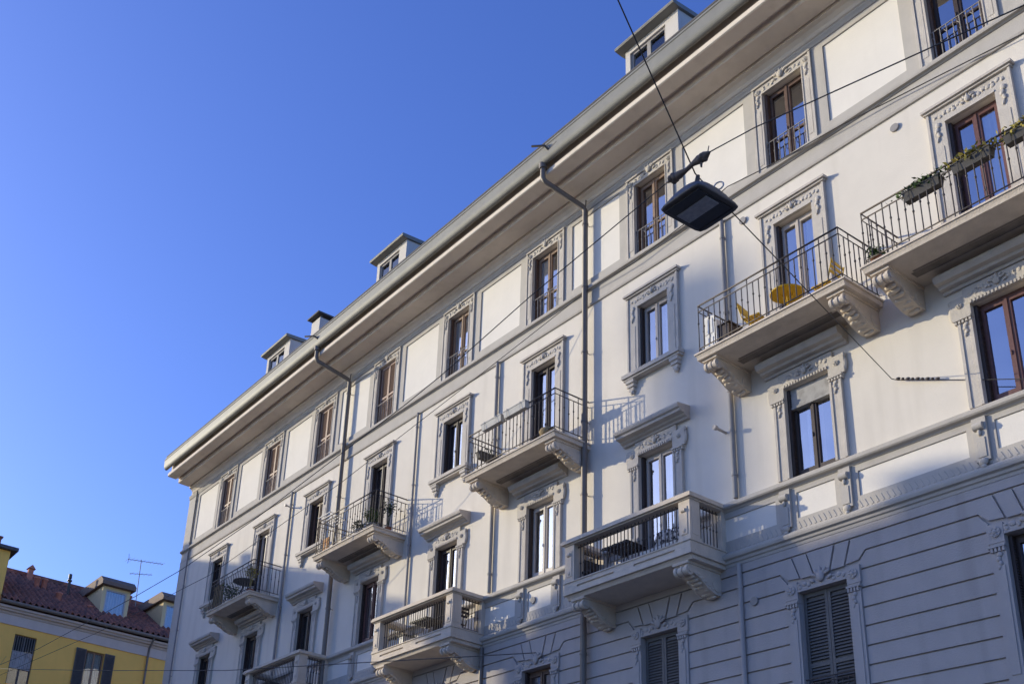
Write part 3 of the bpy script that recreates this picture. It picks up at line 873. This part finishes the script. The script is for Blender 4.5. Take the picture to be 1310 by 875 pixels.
def ydormer(n0, n1):
    xf = 61.5
    mb = TMB().sheet((n0, n1), (20.7, 22.85), [(n0+.2, n1-.2, 21.0, 22.68)], 0, -.12).turn(xf)
    for n in (n0, n1): mb.face([(xf+.121, n, 20.5), (xf+.121, n, 22.85), (66.5, n, 22.85), (66.5, n, 20.5)])
    d = Y(mb, "dormer", "pale_plaster")
    off = (0, 0, 0)
    q = MB(); q.prism([(xf-.35, 22.86), (xf-.35, 23.08), (xf+.1, 23.42), (67, 23.42), (67, 22.86)], 1, n0-.2, n1+.2)
    q.build("roof", "dormer_brown", d, off)
    q = TMB()
    a, b = n0+.2, n1-.2
    q.box(a, a+.07, -.10, -.02, 21.0, 22.68); q.box(b-.07, b, -.10, -.02, 21.0, 22.68); q.box(a+.07, b-.07, -.10, -.02, 22.6, 22.68); q.box(a+.07, b-.07, -.10, -.02, 21.0, 21.08)
    q.turn(xf).build("frame", "white_wood", d, off)
    q = TMB(); drape(a+.05, b-.05, 22.65, 21.05, -.10, .02, .16)(q); q.turn(xf).build("curtain", "curtain", d, off)
    q = TMB().box(a+.06, b-.06, -.065, -.06, 21.06, 22.62).turn(xf); q.build("pane", "clear_glass", d, off)
ydormer(-4.72, -3.04); ydormer(-8.55, -6.85)
for i, (n, hw, z0, z1) in enumerate(wins):
    q = TMB()
    q.box(n-hw, n-hw+.07, -.22, -.15, z0, z1); q.box(n+hw-.07, n+hw, -.22, -.15, z0, z1); q.box(n-.05, n+.05, -.22, -.15, z0, z1)
    q.box(n-hw+.07, n+hw-.07, -.219, -.151, z1-.08, z1)
    wn = Y(q.turn(YU), "window", "tan_wood" if i else "shutter_dark")
    q = TMB().box(n-hw+.02, n+hw-.02, -.19, -.185, z0+.02, z1-.02).turn(YU); q.build("pane", "clear_glass", wn)
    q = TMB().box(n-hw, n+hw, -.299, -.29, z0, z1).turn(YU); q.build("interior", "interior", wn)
    if i:
        q = TMB(); drape(n-hw+.1, n+hw-.15, z1, z0, -.25, .02, .14)(q); q.turn(YU).build("curtain", "curtain", wn)
        for s in (-1, 1):
            q = TMB(); a, b = sorted((n+s*(hw+.02), n+s*(hw+.60)))
            louvre(a, b, z1+.02, z0, .08)(q); q.turn(YU).build("shutter", "shutter_dark", wn)
    else:
        q = TMB()
        for k in range(9): q.box(n-hw+.06+k*.13, n-hw+.08+k*.13, -.12, -.10, 17.55, z1-.02)
        q.box(n-hw, n+hw, -.13, -.09, 17.5, 17.55); q.turn(YU).build("guard_rail", "grey_pipe", wn)
        q = TMB(); drape(n-hw+.05, n+hw-.05, 17.6, 16.6, -.1, .015, .1)(q); q.turn(YU).build("curtain", "grey_blind", wn)

# the taller yellow block beside it, mostly out of the picture; it shades the lower left of the facade
tb = empty("tall_yellow_block", (YU, 12, 0), "taller yellow block with a thin dark roof edge at the left border", "building")
def T(mb, name, material): return mb.build(name, material, tb, (-YU, -12, 0))
thl = [(n-.5, n+.5, z, z+2.2) for n in (7.2, 12.5, 16, 19.3) for z in (5.5, 9.2, 12.9, 16.6)]
mb = TMB().sheet((2.9, 21.2), (0, 19.9), thl, 0, -.3).turn(YU); mb.box(YU+.302, YU+10, 2.92, 21.19, 0, 19.89)
mb.box(YU, YU+3.2, 2.9, 4.9, 19.902, 22.86); mb.box(YU, YU+10, 9.6, 21.2, 19.902, 22.86)
T(mb, "wall", "yellow_plaster")
mb = MB(); mb.box(YU-.3, YU+3.4, 2.55, 5.1, 22.87, 23.06); mb.box(YU-.3, YU+10.3, 9.3, 21.35, 22.87, 23.06); mb.box(YU-.3, YU+10.2, 5.102, 9.298, 19.91, 20.05); r_ = T(mb, "roof", "slate")
mb = MB(); mb.box(YU+.9, YU+9, 9.8, 21.15, 23.062, 24.1); T(mb, "attic", "yellow_plaster")
for n, h in ((3.5, 23.85), (12.0, 24.75), (15.5, 24.5)):
    mb = MB(); mb.box(YU+1.0, YU+1.4, n-.2, n+.2, 23.0, h); mb.box(YU+.93, YU+1.47, n-.27, n+.27, h, h+.08); T(mb, "chimney", "brick")
for h in thl:
    q = TMB(); n0, n1, z0, z1 = h
    q.box(n0, n0+.06, -.2, -.14, z0, z1); q.box(n1-.06, n1, -.2, -.14, z0, z1); q.box((n0+n1)/2-.04, (n0+n1)/2+.04, -.2, -.14, z0, z1)
    q.box(n0+.06, n1-.06, -.199, -.141, z1-.07, z1)
    wn = T(q.turn(YU), "window", "white_wood")
    TMB().box(n0+.02, n1-.02, -.18, -.175, z0, z1).turn(YU).build("pane", "glass", wn)

# lower row further along, and the building across the street (both behind the camera), sized to shade the lower facade and let sky light in
ob = empty("added_street_building", (46, 27, 0), "added unseen ochre building across the street behind the viewer, sized to shade the lower facade, with dormers along its eaves", "building")
def O(mb, name, material): return mb.build(name, material, ob, (-46, -27, 0))
ohl = [(x-.5, x+.5, z, z+2.2) for x in range(40, 54, 4) for z in (5.5, 9.2, 12.9, 16.6)]
mb = MB().sheet((37.5, 55), (0, 20.4), ohl, 0, -.3)
mb.v = [(v[0], 21-v[1], v[2]) for v in mb.v]
mb.box(37.5, 55, 21.302, 33, 0, 20.39)
O(mb, "wall", "opposite_plaster")
mb = MB().prism([(20.6, 20.42), (20.6, 20.55), (27, 21.9), (33.4, 20.55), (33.4, 20.42)], 0, 37.4, 55.1); O(mb, "roof", "roof_tile")
for x, wd, h in ((53.4, 1.5, 21.5), (49.6, 1.4, 21.7), (44.5, .8, 21.5), (41, 1.2, 21.2)):
    mb = MB(); mb.box(x-wd/2, x+wd/2, 21.2, 22.4, 20.5, h); mb.box(x-wd/2-.1, x+wd/2+.1, 21.1, 22.5, h, h+.08); O(mb, "chimney", "brick")
for h in ohl:
    x0, x1, z0, z1 = h; mb = MB()
    mb.box(x0, x0+.06, 21.14, 21.2, z0, z1); mb.box(x1-.06, x1, 21.14, 21.2, z0, z1); mb.box((x0+x1)/2-.04, (x0+x1)/2+.04, 21.14, 21.2, z0, z1)
    wn = O(mb, "window", "white_wood"); MB().box(x0, x1, 21.17, 21.175, z0, z1).build("pane", "glass", wn)
fc = MB().lathe((112.8, 60, 0), [(1.1, 0), (.68, 46.8), (.78, 47.0), (.78, 48.2), (.6, 48.3)], 20).build("shadow_chimney", "brick")  # unseen stack, added to cast the soft vertical shadow on the facade
tag(fc, "unseen slender brick chimney added far behind the viewer to cast a soft shadow band", "chimney")

# ------------------------------------------------------------------ aerial on the yellow roof
an = empty("roof_aerial", (65.6, -6.6, 23.2), "thin television aerial on a mast above the dormer of the yellow building", "aerial")
mb = MB(); mb.tube([(0, 0, -.6), (0, .12, 3.35)], .028, 6); mb.build("mast", "grey_pipe", an)
mb = MB(); mb.tube([(0, 1.0, 3.15), (0, -1.35, 3.45)], .022, 5)
for k in range(10):
    t = k/9; y, z = 1.0-2.35*t, 3.15+.3*t; L_ = .5 if k < 2 else .32
    mb.tube([(-L_, y, z), (L_, y, z)], .012, 4)
for z in (-.2, .2): mb.tube([(0, .95, 3.2), (0, .98, 3.2+z*1.6)], .015, 4)
mb.build("antenna", "grey_pipe", an)
mb = MB(); mb.tube([(0, .75, 2.25), (0, -.75, 2.55)], .02, 5)
for k in range(5): mb.tube([(-.3, .6-k*.3, 2.28+k*.06), (.3, .6-k*.3, 2.28+k*.06)], .012, 4)
mb.build("antenna", "grey_pipe", an)

# ------------------------------------------------------------------ the lamp hung over the street
LX, LY, LZ = 6.88, 8.43, 9.97
lamp = empty("hanging_street_lamp", (LX, LY, LZ), "black square street lamp hung from wires over the street in front of the facade", "street lamp", rz=R(-1))
mb = MB()
A, B = .295, .335
rings = []
for (sx, z) in ((.97, -.008), (1.0, .0), (1.0, .015), (.965, .045), (.88, .105), (.76, .16), (.58, .21), (.36, .245), (.13, .258)):
    pts = []
    for k in range(40):
        a = 2*math.pi*k/40; ca, sa = math.cos(a), math.sin(a); e = 9.0 if z < .03 else (5.0 if z < .06 else 3.2)
        q = (abs(ca)**e+abs(sa)**e)**(-1/e)
        pts.append((A*sx*q*ca, B*sx*q*sa, z))
    rings.append(pts)
vs = [p for r_ in rings for p in r_]
mb.mesh(vs, [[i*40+k, i*40+(k+1) % 40, (i+1)*40+(k+1) % 40, (i+1)*40+k] for i in range(len(rings)-1) for k in range(40)], True)
mb.face(rings[-1]); mb.face(rings[0][::-1])
mb.box(.02, .10, -B*.9, -B*.78, .10, .16)
mb.build("housing", "lamp_black", lamp)
mb = MB(); mb.box(-.235, .235, -.25, .25, -.022, -.011); mb.box(-.24, .24, -.275, -.255, -.03, -.011); mb.box(-.24, .24, .255, .275, -.03, -.011)
mb.build("reflector_tray", "lamp_under", lamp)
mb = MB(); mb.box(-.215, .215, -.07, .13, -.034, -.024); mb.build("lamp_glass", "lamp_lens", lamp)
mb = MB(); mb.tube([(0, 0, .21), (-.02, .02, .30), (.02, 0, .37), (0, .0, .46)], [.035, .03, .03, .022], 8); mb.build("hanger", "rubber", lamp)
mb = MB()
ring = [(-.20+.05*math.cos(a), -.10+.02*math.cos(a), .235+.05*math.sin(a)) for a in [k*math.pi/6 for k in range(13)]]
mb.tube(ring, .009, 6, False); mb.build("lifting_ring", "aluminium", lamp)

def wire(name, pts, r, label, extra=None, group=None, sag=0.0):
    mb = MB()
    P = []
    for i in range(len(pts)-1):
        a, b = Vector(pts[i]), Vector(pts[i+1]); n = max(2, int((b-a).length/1.5))
        for k in range(n): 
            q = a.lerp(b, k/n)
            if sag: q.z -= sag*4*(k/n)*(1-k/n)
            P.append(q)
    P.append(Vector(pts[-1]))
    mb.tube(P, r, 6)
    o = mb.build(name, "cable"); tag(o, label, "cable", group)
    if extra:
        e = MB(); extra(e); e.build("insulator", "rubber", o)
    return o
NODE = (6.91, 8.44, 10.47)
def ins_wall(e):
    a, b = Vector((9.80, .10, 12.32)), Vector((8.42, .03, 11.73))
    for k in range(9):
        p = a.lerp(b, .02+.55*k/9); e.blob(p, (.03, .03, .022) if k % 2 else (.045, .03, .028))
wire("span_wire", [NODE, (9.89, .10, 12.36), (9.80, .08, 12.30), (8.42, .03, 11.71), (7.0, .05, 11.1)], .008, "thin span wire running from the hanging lamp down to an anchor on the facade", ins_wall)
d_ = (Vector((6.32, 10.21, 11.42))-Vector(NODE)).normalized()
wire("span_wire", [NODE, tuple(Vector(NODE)+d_*15)], .008, "thin span wire rising steeply from the hanging lamp out of the top of the picture")
def ins_lamp(e):
    P = [(7.20, 10.46), (7.11, 10.46), (7.02, 10.45), (6.91, 10.45), (6.82, 10.47), (6.74, 10.47), (6.64, 10.465), (6.57, 10.47)]
    r = [.010, .038, .048, .026, .028, .048, .052, .010]
    e.tube([(x, 8.58, z) for x, z in P], r, 8)
    for k in range(14):
        x = 7.14-k*.011-(.34 if k > 6 else 0); e.blob((x, 8.58+.02*math.sin(k*2.2), 10.462+.018*math.cos(k*1.7)), (.034, .045, .043))
    e.tube([(6.60, 8.58, 10.50), (6.585, 8.58, 10.56)], .008, 4); e.tube([(6.70, 8.58, 10.42), (6.70, 8.58, 10.35)], [.02, .012], 5)
wire("power_cable", [(-30, 8.58, 8.6), (-6, 8.58, 9.3), (3.24, 8.58, 9.72), (5.97, 8.58, 10.38), (6.57, 8.58, 10.47), (7.20, 8.58, 10.46), (9.55, 8.58, 10.18), (11.49, 8.58, 9.86), (12.4, 8.58, 9.76), (16.94, 8.58, 9.42), (20.24, 8.58, 9.31), (22.7, 8.58, 9.36), (29.58, 8.58, 9.62), (33.28, 8.58, 9.92), (46, 8.58, 10.9)], .007, "dark power cable along the street carrying the hanging lamp on brown insulators", ins_lamp)
wire("telephone_wire", [(17.45, .16, 18.28), (19.05, 2.0, 15.83), (19.83, 4, 13.57)] if False else [(17.45, .16, 18.28), (20.3, 1.0, 17.0), (25.7, 2.0, 15.29), (31.9, 3.0, 13.86), (39.2, 4.0, 13.3), (52.1, 4.0, 14.15), (59.9, 3.2, 15.0)], .009, "thin wire leaving the facade by the tall downpipe and slanting down past the yellow building")
wire("telephone_wire", [(59.9, 2.0, 17.1), (45, 6.0, 12.35), (35.61, 8, 10.38), (26.38, 8, 8.54), (18.7, 8, 7.06), (10, 8, 5.6)], .007, "faint lower wire crossing level in front of the yellow windows and shaded wall")

# ------------------------------------------------------------------ things on the balconies
rl = random.Random(11)
FZ = 14.065
def flower_box(x, y, z, L_, label, pot, leafm, nl, hang=True, rz=0):
    o = empty("flower_box", (x, y, z), label, "flower box", "flower boxes on the balconies", rz)
    mb = MB()
    v = [(-L_/2, -.09, .17), (L_/2, -.09, .17), (L_/2, .09, .17), (-L_/2, .09, .17), (-L_/2+.02, -.065, 0), (L_/2-.02, -.065, 0), (L_/2-.02, .065, 0), (-L_/2+.02, .065, 0)]
    mb.mesh(v, [(4,5,1,0), (5,6,2,1), (6,7,3,2), (7,4,0,3), (7,6,5,4)])
    mb.box(-L_/2-.01, L_/2+.01, -.10, -.08, .165, .19); mb.box(-L_/2-.01, L_/2+.01, .08, .10, .165, .19)
    mb.box(-L_/2-.01, -L_/2+.012, -.08, .08, .165, .19); mb.box(L_/2-.012, L_/2+.01, -.08, .08, .165, .19)
    mb.box(-L_/2+.01, L_/2-.01, -.085, .085, .14, .155)
    if hang:
        for s in (-.3, .3): mb.tube([(s*L_, -.06, -.005), (s*L_, .10, -.005), (s*L_, .11, .2)], .008, 4)
    mb.build("trough", pot, o)
    if nl:
        mb = MB(); mb.leaves((0, 0, .21), (L_*.62, .13, .12), nl, .05, rl); mb.build("plants", leafm, o, recalc=False)
    return o
flower_box(8.38, 1.02, FZ+.86, .66, "dark flower box with yellowing plants, nearest the left end of the upper right balcony", "planter_dark", "leaf", 480)
flower_box(7.50, 1.02, FZ+.87, .66, "dark flower box with yellow green plants in front of the upper right balcony door", "planter_dark", "leaf_yellow", 520)
flower_box(6.62, 1.02, FZ+.88, .66, "dark flower box with trailing plants at the right edge of the picture", "planter_dark", "leaf_yellow", 480)
flower_box(19.85, 1.13, FZ+.98, .78, "empty grey flower box on the rail, left one of the pair by the tall downpipe", "planter_grey", "leaf", 0)
flower_box(18.95, 1.13, FZ+.98, .82, "empty grey flower box on the rail in front of the dark balcony door", "planter_grey", "leaf", 0)
flower_box(20.70, .45, FZ+.50, .95, "dark flower box hung inside the left end rail of the balcony by the tall downpipe", "planter_dark", "leaf_dark", 60, False, R(90))

def pot_plant(name, x, y, z, pr, ph, fr, n, label, leafm="leaf", pot="terracotta_pot", stem=.25):
    o = empty(name, (x, y, z), label, "plant", "potted plants on the balconies")
    mb = MB(); mb.lathe((0, 0, 0), [(pr*.7, 0), (pr, ph), (pr*1.08, ph), (pr*1.08, ph+.03), (pr*.9, ph+.03), (pr*.9, ph)], 12); mb.build("pot", pot, o)
    mb = MB()
    for k in range(5):
        a = k*1.26; mb.tube([(0, 0, ph), (math.cos(a)*fr*.4, math.sin(a)*fr*.4, ph+stem+fr*.5)], .008, 4)
    mb.leaves((0, 0, ph+stem+fr*.5), (fr, fr, fr), n, .05, rl); mb.build("foliage", leafm, o, recalc=False)
pot_plant("potted_plant", 9.38, .95, FZ, .10, .14, .16, 120, "small green plant at the left corner of the upper right balcony floor", stem=.02)
pot_plant("potted_plant", 25.75, .85, FZ, .14, .24, .24, 260, "bushy green plant in a grey pot at the balcony corner above the sunlit stone balcony", "leaf", "planter_grey", .15)
pot_plant("potted_plant", 25.55, .40, FZ, .10, .20, .20, 180, "tall thin dark plant near the wall, beside the bushy plant in the grey pot", "leaf_dark", "terracotta_pot", .55)
pot_plant("potted_plant", 26.35, .92, FZ, .12, .22, .17, 160, "low plant in a white pot left of the bushy plant in the grey pot", "leaf_dark", "white_paint", .08)
pot_plant("potted_plant", 35.0, .80, FZ, .15, .22, .34, 380, "broad dark green plant on the leftmost iron balcony, in the shade", "leaf", "white_paint", .16)
pot_plant("potted_plant", 33.35, .85, FZ, .12, .20, .22, 220, "yellow green plant by the door at the right of the leftmost iron balcony", "leaf_yellow", "terracotta_pot", .55)
mb = MB(); mb.lathe((0, 0, 0), [(.10, 0), (.19, .06), (.22, .15), (.20, .20), (.17, .20), (.17, .12)], 14)
tag(mb.build("wicker_basket", "reed", None, (17.98, .95, FZ)), "low round brown basket at the right front corner of the balcony by the tall downpipe", "basket")

# yellow round table and folding chairs, second balcony
t = empty("round_table", (11.52, .58, FZ), "yellow round metal table on the balcony behind the lamp's wire", "table")
mb = MB(); mb.lathe((0, 0, .71), [(.31, .0), (.32, .005), (.32, .028), (.30, .03)], 28); mb.build("tabletop", "yellow_paint", t)
for a in (0, 1, 2, 3):
    an_ = a*math.pi/2+.6; mb = MB(); mb.tube([(math.cos(an_)*.26, math.sin(an_)*.26, 0), (-math.cos(an_)*.10, -math.sin(an_)*.10, .71)], .012, 5); mb.build("leg", "yellow_paint", t)
def folding_chair(x, y, z, rz, label, m_, m2=None):
    o = empty("folding_chair", (x, y, z), label, "chair", "chairs on the balconies", rz)
    mb = MB()
    for k in range(5): mb.box(-.20, .20, -.18+k*.075, -.12+k*.075, .44, .458)
    mb.build("seat", m2 or m_, o)
    mb = MB()
    for z_ in (.62, .71, .80): mb.box(-.20, .20, .205+(z_-.62)*.3, .222+(z_-.62)*.3, z_, z_+.06)
    mb.build("backrest", m_, o)
    for s in (-1, 1):
        MB().tube([(s*.21, -.22, 0), (s*.21, .17, .44), (s*.21, .28, .88)], .011, 5).build("leg", m_, o)
        MB().tube([(s*.19, .24, 0), (s*.19, -.17, .45)], .011, 5).build("leg", m_, o)
folding_chair(12.22, .66, FZ, R(-80), "yellow folding chair left of the yellow round table", "yellow_paint")
folding_chair(10.72, .52, FZ, R(95), "yellow folding chair right of the yellow round table, half hidden by the rail", "yellow_paint")
o = empty("side_cabinet", (13.0, .62, FZ), "small brown cabinet with a white side at the left end of the yellow table's balcony", "cabinet")
mb = MB(); mb.box(-.24, .20, -.18, .18, .03, .62); mb.box(-.27, .23, -.21, .21, .622, .65); mb.build("carcass", "dark_wood", o)
mb = MB(); mb.box(.06, .34, .215, .25, .05, .95); mb.box(.10, .30, .251, .262, .12, .42); mb.box(.10, .30, .251, .262, .52, .86); mb.box(.02, .055, -.05, .24, .1, .80); mb.build("side_board", "white_paint", o)

# third floor balcony in front of the lamp side: slatted table, checked blankets on two chairs, bench
def slat_table(x, y, z, w, d, label, m_, top=.72):
    t = empty("slatted_table", (x, y, z), label, "table", "tables on the stone balconies")
    mb = MB(); n = int(w/.075)
    for k in range(n): mb.box(-w/2+k*w/n, -w/2+(k+.68)*w/n, -d/2, d/2, top-.02, top)
    mb.box(-w/2, w/2, -d/2, -d/2+.04, top-.05, top-.021); mb.box(-w/2, w/2, d/2-.04, d/2, top-.05, top-.021); mb.build("tabletop", m_, t)
    for sx in (-1, 1):
        for sy in (-1, 1): MB().tube([(sx*w*.42, sy*d*.42, 0), (sx*w*.2, sy*d*.42, top-.05)], .013, 5).build("leg", m_, t)
SZ = 10.035
slat_table(16.0, .52, SZ, .75, .6, "dark slatted table on the shaded stone balcony with the checked chairs", "dark_wood", .80)
slat_table(23.1, .55, SZ, .75, .55, "dark slatted table on the sunlit stone balcony", "dark_wood", .80)
def armchair(x, y, z, label):
    o = empty("covered_chair", (x, y, z), label, "chair", "chairs on the balconies")
    mb = MB(); mb.box(-.24, .24, -.22, .24, .40, .46); mb.build("seat", "white_paint", o)
    mb = MB(); mb.prism([(-.25, .47), (-.27, .85), (-.18, 1.0), (0, 1.05), (.18, 1.0), (.27, .85), (.25, .47)], 1, -.30, -.22); mb.build("backrest", "checked_cloth", o)
    for s in (-1, 1):
        for y_ in (-.2, .2): MB().box(s*.22-.02, s*.22+.02, y_-.02, y_+.02, 0, .399).build("leg", "white_paint", o)
armchair(15.15, .45, SZ, "chair under a black and white checked blanket in front of the blue balcony door")
armchair(14.66, .45, SZ, "chair under a checked blanket nearest the corner pier of the shaded stone balcony")
o = empty("balcony_bench", (16.95, .45, SZ), "dark bench at the left end of the shaded stone balcony", "bench")
mb = MB(); mb.box(-.25, .25, -.35, .35, .40, .45); mb.build("seat", "dark_wood", o)
mb = MB(); mb.box(.2, .25, -.35, .35, .55, .85); mb.box(.205, .245, -.33, -.28, .451, .549); mb.box(.205, .245, .28, .33, .451, .549); mb.build("backrest", "dark_wood", o)
for sx in (-.21, .21):
    for sy in (-.3, .3): MB().box(sx-.025, sx+.025, sy-.025, sy+.025, 0, .399).build("leg", "dark_wood", o)
o = empty("storage_box", (24.2, .50, SZ), "low white storage box at the left end of the sunlit stone balcony", "box")
mb = MB(); mb.box(-.35, .35, -.22, .22, 0, .55); mb.build("body", "white_paint", o)
mb = MB(); mb.box(-.38, .38, -.25, .25, .552, .60); mb.box(-.05, .05, .25, .265, .50, .58); mb.build("lid", "planter_dark", o)
folding_chair(21.9, .5, SZ, R(90), "dark chair behind the right pier of the sunlit stone balcony", "dark_wood")
folding_chair(29.6, .55, SZ, R(160), "white chair at the right end of the lowest left stone balcony", "white_paint")
o = empty("storage_box", (31.7, .5, SZ), "dark storage box on the lowest left stone balcony", "box")
mb = MB(); mb.box(-.45, .45, -.25, .25, 0, .62); mb.build("body", "planter_dark", o)
mb = MB(); mb.box(-.48, .48, -.28, .28, .622, .67); mb.build("lid", "planter_dark", o)

# fourth floor, sixth bay: drying rack, board
o = empty("drying_rack", (28.35, .72, FZ), "white drying rack hung over the rail at the left end of the plant balcony", "drying rack")
mb = MB()
for k in range(6): mb.tube([(-.36, -.28+k*.11, 1.25+.02*k), (.36, -.28+k*.11, 1.25+.02*k)], .018, 5)
mb.build("rods", "white_paint", o)
for s in (-1, 1): MB().tube([(s*.36, -.30, 1.24), (s*.36, .30, 1.36)], .012, 5).build("side_rail", "white_paint", o)
for s in (-1, 1): MB().tube([(s*.3, .12, 1.28), (s*.3, -.15, .0)], .012, 5).build("leg", "white_paint", o)
mb = MB(); mb.box(-.16, .16, -.02, .02, 0, .80)
for z in (.08, .36, .66): mb.box(-.16, .16, .02, .035, z, z+.06)
tag(mb.build("wooden_board", "orange_board", None, (28.72, .62, FZ)), "upright orange wooden board below the drying rack", "board")
# leftmost iron balcony: closed parasol-like table and reed screen
t = empty("round_table", (34.15, .70, FZ), "dark round table on the leftmost iron balcony, in the shade", "table")
mb = MB(); mb.lathe((0, 0, .72), [(.38, 0), (.42, .02), (.42, .045), (.40, .05)], 24); mb.build("tabletop", "planter_dark", t)
for a in range(3): MB().tube([(math.cos(a*2.1)*.3, math.sin(a*2.1)*.3, 0), (math.cos(a*2.1)*.06, math.sin(a*2.1)*.06, .72)], .015, 5).build("leg", "planter_dark", t)
mb = MB()
for k in range(30): mb.tube([(-.42+k*.029, .012*math.sin(k*1.7), 0), (-.42+k*.029, .012*math.sin(k*1.7), .95)], .012, 5)
for z in (.15, .5, .85): mb.tube([(-.43, .02, z), (.43, .02, z)], .008, 4)
tag(mb.build("reed_screen", "reed", None, (35.65, .99, FZ)), "reed screen tied inside the left rail of the leftmost iron balcony", "screen")
